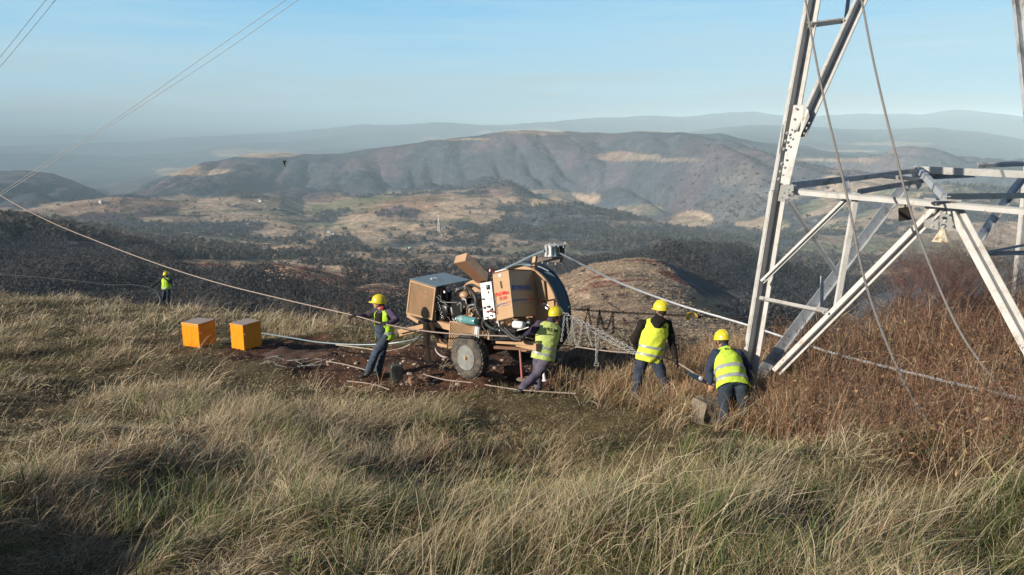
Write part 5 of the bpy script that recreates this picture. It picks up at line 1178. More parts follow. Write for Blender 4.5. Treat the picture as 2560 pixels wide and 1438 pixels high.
def person(name, lab, J, face, up, cols, vest=None, gloves=(True, True), S=1.0, torso_side=None, hands=None, rad=1.0, collar=None):
    root = empty(name, ((J['anL'] + J['anR']) / 2).to_tuple(), lab, 'person', 'line workers in yellow helmets and vests')
    face = nrm(face); up = nrm(up); face = nrm(face - up * face.dot(up)); rt = face.cross(up)
    H = J['head']; N_ = J['neck']; hipc = (J['hipL'] + J['hipR']) / 2; shc = (J['shL'] + J['shR']) / 2
    side = nrm(torso_side) if torso_side is not None else nrm(J['shR'] - J['shL'])
    spine = N_ - hipc; sd = nrm(side - spine.normalized() * side.dot(spine.normalized())); fw = nrm(spine.cross(sd)) * -1      # fw: body forward
    if fw.dot(Vector(J['fwd'])) < 0: fw = -fw
    # --- body: one continuous figure (head, neck, trunk, limbs, hands)
    b = MB()
    b.ell(H, rt * .076 * S, face * .094 * S, up * .108 * S, 20, 14)                     # skull
    b.ell(H - up * .055 * S + face * .030 * S, rt * .058 * S, face * .062 * S, up * .070 * S, 16, 10)   # jaw
    b.ell(H - up * .105 * S + face * .070 * S, rt * .022 * S, face * .018 * S, up * .018 * S, 10, 6)     # chin
    b.ell(H - up * .022 * S + face * .102 * S, rt * .012 * S, face * .022 * S, up * .026 * S, 10, 6)     # nose
    b.ell(H + up * .018 * S + face * .086 * S, rt * .055 * S, face * .012 * S, up * .010 * S, 12, 6)     # brow
    b.ell(H - up * .068 * S + face * .090 * S, rt * .026 * S, face * .010 * S, up * .009 * S, 10, 6)     # lips
    for q in (-1, 1): b.ell(H + rt * q * .080 * S - up * .012 * S - face * .004 * S, rt * .010 * S, face * .018 * S, up * .030 * S, 8, 6)
    limb(b, [N_ - nrm(N_ - hipc) * .03, H - up * .06 * S - face * .012 * S], [.062 * S, .058 * S])
    T = lambda u: hipc.lerp(N_, u)
    b.tube([T(0), T(.25), T(.5), T(.72), T(.88), T(.97)], [.155 * S, .140 * S, .155 * S, .165 * S, .13 * S, .07 * S], 16, sd, .68)
    for s_, e_, h_ in (('shL', 'elL', 'haL'), ('shR', 'elR', 'haR')): limb(b, [J[s_], J[e_], J[h_]], [.052 * S, .040 * S, .027 * S])
    for h_, k_, a_ in (('hipL', 'knL', 'anL'), ('hipR', 'knR', 'anR')): limb(b, [J[h_], J[k_], J[a_]], [.080 * S, .055 * S, .038 * S])
    hd = hands or {}
    for i, (h_, e_) in enumerate((('haL', 'elL'), ('haR', 'elR'))):
        dv, pn = hd.get(h_, (J[h_] - J[e_], Vector((0, 0, -1)))); hand(b, J[h_], dv, pn, 1 if i else -1, s=S)
    remesh_obj(b, 'body', M_skin, root, .0095, 1)
    for i, (h_, e_) in enumerate((('haL', 'elL'), ('haR', 'elR'))):
        if gloves[i]:
            g = MB(); dv, pn = hd.get(h_, (J[h_] - J[e_], Vector((0, 0, -1)))); hand(g, J[h_], dv, pn, 1 if i else -1, s=S * 1.16)
            limb(g, [J[h_] - nrm(J[h_] - J[e_]) * .05, J[h_] + nrm(dv) * .02], [.040 * S, .038 * S]); remesh_obj(g, 'glove', M_glove, root, .0085, 1)
    e = MB()
    for q in (-1, 1): e.ell(H + rt * q * .032 * S + face * .088 * S - up * .002 * S, rt * .013 * S, face * .008 * S, up * .008 * S, 8, 6)
    e.build('eye', M_eye, root, True)
    hr = MB(); hr.ell(H - face * .022 * S + up * .002 * S, rt * .083 * S, face * .090 * S, up * .100 * S, 18, 12); hr.build('hair', M_hair, root, True)
    # --- helmet
    hm = MB(); hc = H + up * .035 * S; nu, nv = 28, 9; vs = []
    for j in range(nv + 1):
        th = (math.pi / 2) * j / nv
        for k in range(nu):
            a = 2 * math.pi * k / nu; rr = math.cos(th); ridge = 1 + .03 * max(0, math.cos(a * 2)) * 0
            vs.append(hc + rt * math.sin(a) * .118 * S * rr + face * math.cos(a) * .140 * S * rr + up * (math.sin(th) * .128 * S - (.018 * S if j == 0 else 0)))
    fs = [(j * nu + k, j * nu + (k + 1) % nu, (j + 1) * nu + (k + 1) % nu, (j + 1) * nu + k) for j in range(nv) for k in range(nu)]
    hm.add(vs, fs)
    o = len(hm.v); bv = []                                   # brim all round, peak to the front
    for k in range(nu):
        a = 2 * math.pi * k / nu; pk = max(0, math.cos(a)) ** 2.2
        bv.append(hc + rt * math.sin(a) * .118 * S + face * math.cos(a) * .140 * S - up * .018 * S)
        bv.append(hc + rt * math.sin(a) * .127 * S + face * (math.cos(a) * .149 + pk * .052) * S - up * (.026 + .012 * pk) * S)
    hm.add(bv, [(2 * k, 2 * k + 1, (2 * k + 3) % (2 * nu), (2 * k + 2) % (2 * nu)) for k in range(nu)])
    helm = hm.build('helmet', M_helmet, root, True); sm = helm.modifiers.new('s', 'SOLIDIFY'); sm.thickness = .006; sm.offset = 0
    rg_ = MB()
    for off in (-.030, .0, .030):
        rg_.tube([hc + face * math.cos(t) * .139 * S + up * math.sin(t) * .128 * S + rt * off * S * (.6 + .4 * math.sin(t)) for t in np.linspace(.35, 2.75, 12)], [.002] + [.0065 * S] * 10 + [.002], 6)
    rg_.build('helmet_ridge', M_helmet, helm, True)
    st = MB()
    for q in (-1, 1): st.tube([hc + rt * q * .100 * S + face * .02 * S, H + rt * q * .082 * S - up * .05 * S + face * .03 * S, H - up * .118 * S + face * .045 * S], .006 * S, 5)
    st.build('chin_strap', M_strap, helm, True)
    # --- boots, trousers, jacket
    for a_, k_ in (('anL', 'knL'), ('anR', 'knR')):
        bt = MB(); A = J[a_]; ff = Vector(J['toe']) if 'toe' in J else Vector(J['fwd']); ff.z = -.15; ff = nrm(ff); sh = nrm(J[a_] - J[k_])
        limb(bt, [A - sh * .10, A + sh * .03], [.050 * S, .050 * S]); foot = A + sh * .055 - ZU * .0
        bt.ell(foot, ff.cross(ZU) * .048 * S, ff * .075 * S, ZU * .045 * S); bt.ell(foot + ff * .10 * S - ZU * .012, ff.cross(ZU) * .048 * S, ff * .085 * S, ZU * .036 * S)
        remesh_obj(bt, 'boot', M_boot, root, .012, 2)
    tr = MB()
    for h_, k_, a_ in (('hipL', 'knL', 'anL'), ('hipR', 'knR', 'anR')):
        h, k, a = J[h_], J[k_], J[a_]; limb(tr, [h, h.lerp(k, .5), k, k.lerp(a, .45), a], [.112 * S * rad, .100 * S * rad, .078 * S * rad, .080 * S * rad, .076 * S * rad])
    tr.tube([hipc - spine.normalized() * .03, hipc, T(.12), T(.24)], [.15 * S * rad, .185 * S * rad, .180 * S * rad, .165 * S * rad], 18, sd, .72)
    remesh_obj(tr, 'trousers', cols['legs'], root, .014, 3, .030, 3)
    jk = MB()
    jk.tube([T(-.04), T(.08), T(.3), T(.55), T(.75), T(.88), T(.98)], [.178 * S * rad, .178 * S * rad, .168 * S * rad, .178 * S * rad, .180 * S * rad, .150 * S * rad, .080 * S], 20, sd, .70)
    for s_, e_, h_ in (('shL', 'elL', 'haL'), ('shR', 'elR', 'haR')):
        s, e_, h = J[s_], J[e_], J[h_]; ctr = N_.lerp(s, .35) - spine.normalized() * .06
        limb(jk, [ctr, s, s.lerp(e_, .5), e_, e_.lerp(h, .5), h - (h - e_).normalized() * .015], [.075 * S, .078 * S * rad, .070 * S * rad, .062 * S, .055 * S, .043 * S])
    if collar: limb(jk, [N_ - spine.normalized() * .03, N_ + spine.normalized() * .035], [.085 * S, .074 * S])
    remesh_obj(jk, 'jacket', cols['top'], root, .013, 3, .026, 5)
    # --- hi-vis vest: shell round the trunk, open at the arms, with two tapes
    if vest:
        lo, hi = vest.get('lo', -.06), vest.get('hi', .97); NV, NU = 34, 56
        prof = vest.get('prof', [(-.10, .212, .150), (.05, .207, .150), (.30, .196, .146), (.52, .204, .150), (.72, .214, .148), (.82, .208, .138), (.90, .180, .116), (.97, .105, .090), (1.02, .075, .07)])
        pu = [p[0] for p in prof]; W_ = vest.get('w', 1.0) * S * rad
        gap = vest.get('gap')                                # open front: half angle
        shift = vest.get('back', 0.0)
        def surf(u, a, off=0.0):
            wa = np.interp(u, pu, [p[1] for p in prof]) * W_; wb = np.interp(u, pu, [p[2] for p in prof]) * W_
            wr = (float(fbm(np.array([u * 7.0 + a * .8]), np.array([a * 2.2 + u * 3]), 3, vest['seed'])[0]) - .5) * .040 * (1 - .3 * u)
            dirn = sd * math.sin(a) + fw * math.cos(a)
            sag = spine.normalized() * (vest.get('sag', .0) * math.cos(a))
            return hipc.lerp(N_, u) + sd * math.sin(a) * (wa + wr + off) + fw * (math.cos(a) * (wb + wr + off) - shift) + sag
        def band(name, u0, u1, nv, m, par, off=0.0, skew=0.0, th=.006):
            mb = MB(); vs = []; fs = []
            a0, a1 = (gap, 2 * math.pi - gap) if gap else (0, 2 * math.pi)
            for j in range(nv + 1):
                for k in range(NU + 1):
                    a = a0 + (a1 - a0) * k / NU; u = u0 + (u1 - u0) * j / nv + skew * math.sin(a)
                    vs.append(surf(u, a, off))
            def hole(j, k):                                  # arm holes and neck opening
                if name != 'vest': return False
                a = a0 + (a1 - a0) * (k + .5) / NU; u = u0 + (u1 - u0) * (j + .5) / nv
                da = min(abs(a - math.pi / 2), abs(a - 3 * math.pi / 2))
                if ((u - .77) / .15) ** 2 + (da / .46) ** 2 < 1: return True
                vn = vest.get('vneck')
                if vn:
                    db = abs(a - math.pi); return u > .97 - .20 * max(0, 1 - db / .85)
                return False
            w1 = NU + 1
            for j in range(nv):
                for k in range(NU):
                    if not hole(j, k): fs.append((j * w1 + k, j * w1 + k + 1, (j + 1) * w1 + k + 1, (j + 1) * w1 + k))
            mb.add(vs, fs); o = mb.build(name, m, par, True); md = o.modifiers.new('s', 'SOLIDIFY'); md.thickness = th; md.offset = 1; return o
        vo = band('vest', lo, hi, NV, vest['mat'], root)
        for (u0, u1) in vest['tapes']: band('reflective_tape', u0, u1, 4, M_stripe, vo, .0095, vest.get('skew', 0), .003)
        if vest.get('text'):
            txt, uc, ah, hh, tw = vest['text']
            cu = bpy.data.curves.new('t', 'FONT'); cu.body = txt; cu.offset = .018; ob = bpy.data.objects.new('t', cu); COL.objects.link(ob)
            dg = bpy.context.evaluated_depsgraph_get(); me = bpy.data.meshes.new_from_object(ob.evaluated_get(dg)); bpy.data.objects.remove(ob)
            bm = bmesh.new(); bm.from_mesh(me); bmesh.ops.triangulate(bm, faces=bm.faces); bmesh.ops.subdivide_edges(bm, edges=[e_ for e_ in bm.edges if e_.calc_length() > .15], cuts=1); bm.to_mesh(me); bm.free()
            xs = [v.co.x for v in me.vertices]; ys = [v.co.y for v in me.vertices]; x0, x1, y0, y1 = min(xs), max(xs), min(ys), max(ys); Ls = spine.length
            sg = 1 if sd.dot(CAM_R) > 0 else -1
            for v in me.vertices:
                uu = uc + hh * (v.co.y - y0) / (y1 - y0); aa = math.pi - sg * ((v.co.x - x0) / (x1 - x0) - .5) * tw * 1.0 + ah
                v.co = surf(uu, aa, .014)
            me.name = 'lettering'; link_mesh('lettering', me, M_blacktext, vo)
    return root
def JJ(d0, **k):
    out = {}
    for n, q in k.items():
        if n in ('fwd', 'toe'): out[n] = Vector(q)
        else: out[n] = P(q[0], q[1], d0 + (q[2] if len(q) > 2 else 0))
    return out
M_v1 = cloth('green_yellow_vest', (.40, .66, .05), .12, 10); M_v2 = cloth('faded_yellow_vest', (.46, .55, .17), .12, 10); M_v3 = cloth('bright_yellow_vest', (.66, .76, .07), .10, 10); M_v4 = cloth('lime_vest', (.50, .68, .07), .12, 10)
M_jean = cloth('faded_blue_denim', (.055, .075, .105), .35, 9); M_purple = cloth('slate_purple_work_cloth', (.105, .095, .135), .2, 9); M_navy = cloth('navy_work_cloth', (.030, .042, .075), .25, 9)
M_blackc = cloth('black_fleece', (.018, .015, .014), .3, 12); M_darkb = cloth('dark_blue_trousers', (.032, .045, .062), .35, 9); M_grey = cloth('dark_blue_jeans', (.040, .050, .075), .45, 9)
M_plum = cloth('plum_sleeves', (.065, .050, .085), .2, 9)
def ropehands(d): return d
# worker leaning back at the left, facing left
J = JJ(15.75, head=(947, 757, 0), neck=(957, 774, 0), shL=(975, 781, -.13), shR=(940, 780, .17), elL=(992, 800, -.26), haL=(969, 809, -.33), elR=(917, 792, .1), haR=(893, 789, -.02),
       hipL=(966, 843, -.06), hipR=(960, 842, .14), knL=(940, 882, -.14), anL=(920, 930, -.05), knR=(953, 890, .10), anR=(944, 932, .18), fwd=(-.9, -.45, 0), toe=(-1, -.15, 0))
w1 = person('person', 'worker leaning back hauling the tan rope, in denim overalls and open vest', J, (-1, -.12, -.08), (.12, 0, 1), dict(legs=M_jean, top=M_plum),
       vest=dict(mat=M_v1, seed=5, tapes=[(.10, .19)], gap=.62, lo=-.08, w=1.04), hands={'haL': (Vector((-.9, -.1, .15)), Vector((0, .3, -1))), 'haR': (Vector((-1, 0, .05)), Vector((0, -.2, -1)))}, collar=True)
def loft_patch(name, pts, m, parent, th=.012):
    mb = MB(); mb.prism([P(*p) for p in pts], (0, th, 0)); return mb.build(name, m, parent, bevel=.004)
# bib of his overalls and red shirt collar
mb = MB(); limb(mb, PL((957, 768, 15.72), (956, 773, 15.70)), [.044, .050]); remesh_obj(mb, 'shirt_collar', cloth('red_checked_shirt', (.30, .04, .05)), w1, .012, 2, .01)
mb = MB(); mb.tube(PL((957, 845, 15.68), (952, 825, 15.66), (950, 810, 15.66)), [.115, .120, .100], 18, (1, 0, 0), .75); remesh_obj(mb, 'overall_bib', M_jean, w1, .012, 2, .02)
mb = MB(); mb.tube(PL((952, 812, 15.64), (950, 797, 15.66), (950, 784, 15.68)), [.10, .10, .08], 18, (1, 0, 0), .8); remesh_obj(mb, 'dark_pullover', M_blackc, w1, .012, 2, .015)
# crouching operator seen from behind
J = JJ(14.25, head=(1390, 788, .06), neck=(1377, 803, .02), shL=(1347, 810, .0), shR=(1399, 825, .08), elL=(1327, 832, .0), haL=(1309, 840, -.08), elR=(1397, 850, .22), haR=(1383, 862, .32),
       hipL=(1349, 890, .02), hipR=(1368, 893, -.04), knR=(1344, 934, .02), anR=(1304, 972, -.12), knL=(1343, 935, .22), anL=(1346, 968, .26), fwd=(-.15, 1, 0), toe=(-.75, .6, 0))
w2 = person('person', 'worker seen from behind in faded lettered vest and purple trousers, before the reel', J, (.75, .55, -.25), (-.1, .05, 1), dict(legs=M_purple, top=M_plum),
       vest=dict(mat=M_v2, seed=8, tapes=[(.03, .095), (.21, .275)], lo=-.09, skew=-.01, text=('VELM', .72, .02, .09, 1.25)), hands={'haL': (Vector((-1, .0, .05)), Vector((0, .2, -1)))}, collar=True)
# tall standing worker, back to the camera
J = JJ(13.4, head=(1652, 775, .0), neck=(1645, 796, .0), shL=(1606, 808, .0), shR=(1671, 808, .05), elL=(1586, 850, .05), haL=(1600, 885, .26), elR=(1680, 858, .05), haR=(1690, 899, -.02),
       hipL=(1607, 893, .0), hipR=(1639, 895, .0), knL=(1596, 944, .05), anL=(1590, 992, .1), knR=(1658, 946, -.04), anR=(1680, 1000, -.1), fwd=(.1, 1, 0), toe=(.3, 1, 0))
w3 = person('person', 'tall worker with bright yellow vest over a black jacket, legs apart, holding the rope', J, (-.55, .8, -.12), (.03, .05, 1), dict(legs=M_grey, top=M_blackc),
       vest=dict(mat=M_v3, seed=12, tapes=[(.04, .10), (.23, .29)], lo=-.10, skew=.012, vneck=True, w=1.04, text=('VELM', .80, .0, .055, 1.3)), hands={'haR': (Vector((.35, -.2, -.9)), Vector((-.6, .5, -.3))), 'haL': (Vector((.7, .0, -.6)), Vector((0, 0, -1)))}, collar=True)
mb = MB(); mb.ell(P(1646, 802, 13.28), CAM_R * .14, Vector((0, .07, 0)), ZU * .085); mb.ell(P(1644, 812, 13.27), CAM_R * .085, Vector((0, .05, 0)), ZU * .09); remesh_obj(mb, 'hood', M_blackc, w3, .012, 3, .02)
# bending worker at the pylon foot
J = JJ(11.6, head=(1806, 851, .62), neck=(1812, 872, .46), shL=(1790, 886, .34), shR=(1845, 886, .36), elL=(1772, 925, .30), haL=(1777, 962, .28), elR=(1872, 920, .40), haR=(1868, 955, .55),
       hipL=(1816, 968, .0), hipR=(1851, 966, .0), knL=(1812, 1020, .02), anL=(1806, 1078, -.05), knR=(1860, 1018, .05), anR=(1862, 1070, .02), fwd=(-.1, 1, -.4), toe=(-.1, 1, 0))
w4 = person('person', 'worker bending forward at the pylon leg, navy sleeves, bare hand, seen from behind', J, (-.25, .9, -.45), (-.05, .25, 1), dict(legs=M_darkb, top=M_navy), gloves=(False, True),
       vest=dict(mat=M_v4, seed=17, tapes=[(.10, .19), (.36, .45)], lo=-.04, hi=.98, skew=.02, w=.98, text=('ELM', .82, -.1, .06, .8), prof=[(-.10, .222, .150), (.05, .218, .152), (.30, .206, .150), (.52, .202, .150), (.72, .196, .140), (.84, .160, .120), (.92, .120, .10), (1.0, .085, .08)]),
       hands={'haL': (Vector((.05, .1, -1)), Vector((.4, .9, 0)))}, rad=1.08, collar=True)
# distant worker on the ridge, facing the camera
J = JJ(37.0, head=(415.5, 686.5, 0), neck=(415.5, 694, 0), shL=(425, 697, 0), shR=(405, 697, 0), elL=(427, 709, -.25), haL=(417, 700, -.30), elR=(393, 708, -.1), haR=(379, 717, -.25),
       hipL=(420, 724, 0), hipR=(412, 724, 0), knL=(420, 744, -.05), anL=(420, 763, 0), knR=(410, 744, -.05), anR=(409, 762, 0), fwd=(-.1, -1, 0), toe=(-.3, -1, 0))
w5 = person('person', 'distant worker alone on the grassy ridge at the left, holding a cable end', J, (-.25, -1, -.1), (0, 0, 1), dict(legs=M_darkb, top=cloth('dark_grey_jacket', (.03, .035, .04))),
       vest=dict(mat=M_v1, seed=21, tapes=[(.08, .15)], lo=0.02), collar=True)
# ---------------------------------------------------------------- shrubs, stones, far things
M_twig = mat('grey_brown_twigs', (.105, .070, .052), .9, 0, .3, 20); M_twig_red = mat('reddish_twigs', (.135, .070, .055), .9, 0, .3, 20)
def shrub_mesh(name, hgt, wid, seed, stems=14, lean=(.25, 0), depth=4, thick=.012, up=1.0):
    rg = random.Random(seed); mb = MB()
    def br(p, d, L, r, lv):
        n = 3; pts = [p]; q = Vector(p); dd = Vector(d)
        for i in range(n):
            dd = (dd + Vector((rg.gauss(0, .16), rg.gauss(0, .16), rg.gauss(.05, .10)))).normalized(); q = q + dd * L / n; pts.append(q.copy())
        mb.tube(pts, [r, r * .8, r * .6, r * .4], 3, caps=False)
        if lv > 0:
            for k in range(rg.choice((2, 3, 3, 4))):
                t = rg.uniform(.3, 1.0); i = min(2, int(t * 3)); s = pts[i].lerp(pts[i + 1], t * 3 - i)
                nd = (dd + Vector((rg.gauss(0, .55), rg.gauss(0, .55), rg.gauss(.1, .35)))).normalized(); br(s, nd, L * rg.uniform(.5, .8), r * .55, lv - 1)
    for i in range(stems):
        a = rg.uniform(0, 6.28); o = Vector((math.cos(a), math.sin(a), 0)) * rg.uniform(0, wid * .28)
        d = Vector((math.cos(a) * .55 * rg.random() + lean[0], math.sin(a) * .5 * rg.random() + lean[1], up)).normalized(); br(o, d, hgt * rg.uniform(.35, .60), thick, depth)
    me = bpy.data.meshes.new(name); me.from_pydata(mb.v, [], mb.f); me.update(); return me
def put(name, me, loc, m=None, s=1.0, rz=0.0, **k):
    if m is not None and not me.materials: me.materials.append(m)
    o = bpy.data.objects.new(name, me); COL.objects.link(o); o.location = loc; o.scale = (s, s, s) if not isinstance(s, tuple) else s; o.rotation_euler = (0, 0, rz); return tag(o, **k)
S1 = shrub_mesh('bare_shrub', 2.3, 2.2, 1, 26, (.35, 0), 4, .011); S2 = shrub_mesh('bare_shrub', 2.0, 2.0, 2, 22, (.3, .1), 4, .010); S3 = shrub_mesh('bare_shrub', 1.4, 1.4, 3, 14, (.1, 0), 4, .009)
def ground_pt(px, py, d): p = P(px, py, d); return Vector((p.x, p.y, gz(p.x, p.y) - .03))
for i, (px, d, me, s, m, lab) in enumerate([(2250, 16.5, S1, 1.05, M_twig_red, 'big bare reddish shrub leaning behind the pylon braces, left half of the thicket'),
        (2370, 17.5, S1, 1.15, M_twig, 'big bare grey shrub behind the steep right brace of the pylon'),
        (2470, 17.0, S2, 1.0, M_twig_red, 'bare shrub at the right edge of the picture in front of the dark pylon leg'),
        (2190, 17.5, S2, .7, M_twig, 'lower bare shrub on the left fringe of the thicket behind the pylon')]):
    mm_ = me.copy(); mm_.materials.append(m); put('bare_shrub', mm_, ground_pt(px, 830, d), None, s, i * 1.3 if i != 1 else .2, label=lab, cat='shrub', group='bare shrubs behind the pylon')
c = ground_pt(872, 785, 25.5); mm_ = S3.copy(); mm_.materials.append(M_twig); put('bare_shrub', mm_, (c.x, c.y, c.z - .3), None, 1.15, 2.0, label='small bare shrub behind the grass crest left of the machine', cat='shrub')
# low bushes dotted over the tan field beyond
S4 = shrub_mesh('field_bush', 1.2, 1.8, 6, 10, (0, 0), 3, .035, .8); S4.materials.append(mat('dark_bush_twigs', (.055, .038, .034), .9, 0, .3, 3))
rg = random.Random(9)
for k in range(26):
    px = rg.uniform(1450, 1850); py = rg.uniform(715, 868) ** 1.0; p = hit(px, py, 26)
    if p.y > 290 or p.y < 26: continue
    dist = p.length; put('field_bush', S4, p, None, (dist * .0105 * rg.uniform(.7, 1.3), dist * .0105, dist * .0075 * rg.uniform(.7, 1.2)), rg.uniform(0, 6), label='low dark bush dotting the tan field beyond the dark chain', cat='bush', group='low bushes on the tan field')
# stones on the churned soil
def rock_mesh(seed, name='stone'):
    bm = bmesh.new(); bmesh.ops.create_icosphere(bm, subdivisions=2, radius=1); rg = random.Random(seed)
    for v in bm.verts:
        k = 1 + rg.uniform(-.22, .22) + .15 * math.sin(v.co.x * 3 + seed); v.co = Vector((v.co.x * 1.2, v.co.y, v.co.z * .6)) * k
    me = bpy.data.meshes.new(name); bm.to_mesh(me); bm.free(); return me
M_stone = mat('pale_stone', (.42, .35, .29), .9, 0, .2, 6, .3, 20, dirt=(.2, .12, .08), dlo=.5, dhi=.65)
RK = [rock_mesh(i) for i in range(4)]
for r_ in RK: r_.materials.append(M_stone)
rg = random.Random(3)
for k in range(60):
    px = rg.choice([rg.uniform(985, 1150), rg.uniform(1180, 1440), rg.uniform(780, 940), rg.uniform(985, 1450)]); py = rg.uniform(895, 965) if px > 960 else rg.uniform(880, 930)
    p = hit(px, py, 8); s = rg.uniform(.018, .048)
    put('stone', RK[k % 4], p + Vector((0, 0, s * .2)), None, s, rg.uniform(0, 6), label='small pale stone lying on the churned brown soil round the machine', cat='stone', group='pale stones on the churned soil')
rgn = np.random.default_rng(8); n = 7000
rr = rgn.uniform(13, 22, n); aa = rgn.uniform(R_(-20), R_(12), n); x = rr * np.sin(aa); y = rr * np.cos(aa); k = dirt_mask(x, y) > .4; x, y = x[k], y[k]; n = len(x); z = ground_z(x, y)
s = rgn.uniform(.006, .024, n); oct_ = np.array([[1, 0, 0], [-1, 0, 0], [0, 1, 0], [0, -1, 0], [0, 0, .7], [0, 0, -.7]]); V = np.stack([x, y, z], 1)[:, None] + oct_[None] * s[:, None, None] * rgn.uniform(.6, 1.4, (n, 6, 1))
F0 = np.array([[0, 2, 4], [2, 1, 4], [1, 3, 4], [3, 0, 4], [2, 0, 5], [1, 2, 5], [3, 1, 5], [0, 3, 5]]); F = (np.arange(n)[:, None, None] * 6 + F0).reshape(-1, 3)
C = (np.where(rgn.random((n, 1)) < .3, np.array([[.36, .29, .23]]), np.array([[.12, .065, .042]])) * rgn.uniform(.6, 1.3, (n, 1))).repeat(6, 0)
tag(link_mesh('gravel', np_mesh('gravel', V.reshape(-1, 3), F, C), attr_mat('soil_crumbs', .95, ((8, .2),))), kind='stuff')
# clods and slabs
M_slab = mat('brown_slab_rock', (.20, .115, .075), .95, 0, .3, 5, .5, 18)
def slab(px, py, d, sx, sy, sz, rz, seed, name, lab, cat, m=M_slab, tilt=0):
    bm = bmesh.new(); bmesh.ops.create_cube(bm, size=2); bmesh.ops.subdivide_edges(bm, edges=bm.edges, cuts=4, use_grid_fill=True); r2 = random.Random(seed)
    for v in bm.verts: v.co = Vector((v.co.x * sx, v.co.y * sy, v.co.z * sz)) + Vector((r2.gauss(0, .012), r2.gauss(0, .012), r2.gauss(0, .01)))
    me = bpy.data.meshes.new(name); bm.to_mesh(me); bm.free(); me.materials.append(m); p = P(px, py, d); o = bpy.data.objects.new(name, me); COL.objects.link(o); o.location = (p.x, p.y, gz(p.x, p.y) + sz * .6); o.rotation_euler = (tilt, .1, rz); return tag(o, lab, cat)
slab(1045, 930, 15.2, .17, .12, .07, .4, 1, 'rock_slab', 'flat brown rock slab on the soil between the jerrycan and the tyre', 'rock')
slab(1232, 942, 15.4, .16, .15, .09, 1.1, 2, 'rock_slab', 'brown boulder half in shadow just right of the big tyre', 'rock')
slab(1285, 925, 16.0, .20, .12, .08, .2, 3, 'rock_slab', 'pale brown boulder in the shade under the machine', 'rock')
M_conc = mat('weathered_concrete', (.24, .20, .15), .95, 0, .3, 7, .9, 22, dirt=(.09, .07, .05), dlo=.40, dhi=.6, dscale=6)
o = slab(1778, 1040, 11.75, .22, .17, .20, .35, 4, 'concrete_footing', 'weathered concrete footing block beside the bending worker', 'footing', M_conc)
p = P(1776, 1036, 11.8); o.location = (p.x, p.y, p.z + .02)
o = slab(1880, 1000, 12.4, .22, .22, .22, .2, 5, 'concrete_footing', 'concrete footing under the near pylon leg, half hidden by weeds', 'footing', M_conc)
p = P(1878, 1003, 12.45); o.location = p
# dark soil mound at right of machine
def mound(px, py, d, rx, ry, h, seed, lab):
    me = bpy.data.meshes.new('soil_mound'); n = 26; vs = []; p = P(px, py, d); rz = np.random.default_rng(seed)
    for j in range(n + 1):
        for i in range(n + 1):
            u, v = i / n * 2 - 1, j / n * 2 - 1; q = max(0, 1 - (u * u + v * v)); zz = h * q ** .7; X = p.x + u * rx; Y = p.y + v * ry
            nn = float(fbm(np.array([X * 3.1]), np.array([Y * 3.1]), 4, seed)[0]) - .5; vs.append((X, Y, zz * (1 + nn * .9) + nn * .10 * (q > 0) - .06))
    g = ground_z(np.array([a[0] for a in vs]), np.array([a[1] for a in vs])); vs = [(a[0], a[1], a[2] + float(b)) for a, b in zip(vs, g)]
    me.from_pydata(vs, [], [(j * (n + 1) + i, j * (n + 1) + i + 1, (j + 1) * (n + 1) + i + 1, (j + 1) * (n + 1) + i) for j in range(n) for i in range(n)]); me.materials.append(mat('dug_soil', (.075, .042, .030), 1, 0, .45, 5, .8, 25)); me.polygons.foreach_set('use_smooth', [True] * len(me.polygons))
    o = bpy.data.objects.new('soil_mound', me); COL.objects.link(o); tag(o, lab, 'soil heap')
mound(1520, 893, 17.3, .75, .45, .34, 5, 'dark heap of dug soil between the silver chain and the tall worker')
mound(1445, 905, 16.6, .6, .5, .30, 9, 'dark heap of dug soil right of the worker in the lettered vest')
mound(760, 862, 18.6, 1.3, .5, .22, 12, 'long low bank of soil behind the pale blue cable')
# far lattice mast, houses, bird
g = hit(1097, 584, 600); mast = empty('radio_mast', g, 'tiny pale lattice mast standing alone in the middle of the valley', 'mast'); hM = (g.length) * 45 / 2000 * 1.02
mb = MB(); k = hM / 30; wv = 1.9 * k
for sx, sy in ((-1, -1), (1, -1), (1, 1), (-1, 1)): mb.tube([g + Vector((sx * wv, sy * wv, 0)), g + Vector((sx * wv * .22, sy * wv * .22, hM))], .26 * k, 4)
mb.build('legs_frame', M_white, mast)
mb = MB(); lv = 9
for i in range(lv):
    a, b = i / lv, (i + 1) / lv; wa, wb = wv * (1 - .78 * a), wv * (1 - .78 * b)
    for (s0, s1) in (((-1, -1), (1, -1)), ((1, -1), (1, 1)), ((1, 1), (-1, 1)), ((-1, 1), (-1, -1))):
        mb.tube([g + Vector((s0[0] * wa, s0[1] * wa, hM * a)), g + Vector((s1[0] * wb, s1[1] * wb, hM * b))], .13 * k, 3)
        mb.tube([g + Vector((s1[0] * wa, s1[1] * wa, hM * a)), g + Vector((s0[0] * wb, s0[1] * wb, hM * b))], .13 * k, 3)
mb.build('cross_bracing', M_white, mast)
mb = MB(); mb.box(g + Vector((0, 0, hM * .97)), (.6 * k, 0, 0), (0, .6 * k, 0), (0, 0, .8 * k)); mb.build('antenna', M_white, mast)
M_hw = mat('house_wall', (.62, .60, .55), .8); M_hr = {'grey': mat('grey_roof', (.30, .32, .33), .6), 'red': mat('red_tile_roof', (.36, .11, .06), .7), 'teal': mat('teal_roof', (.22, .45, .42), .5)}
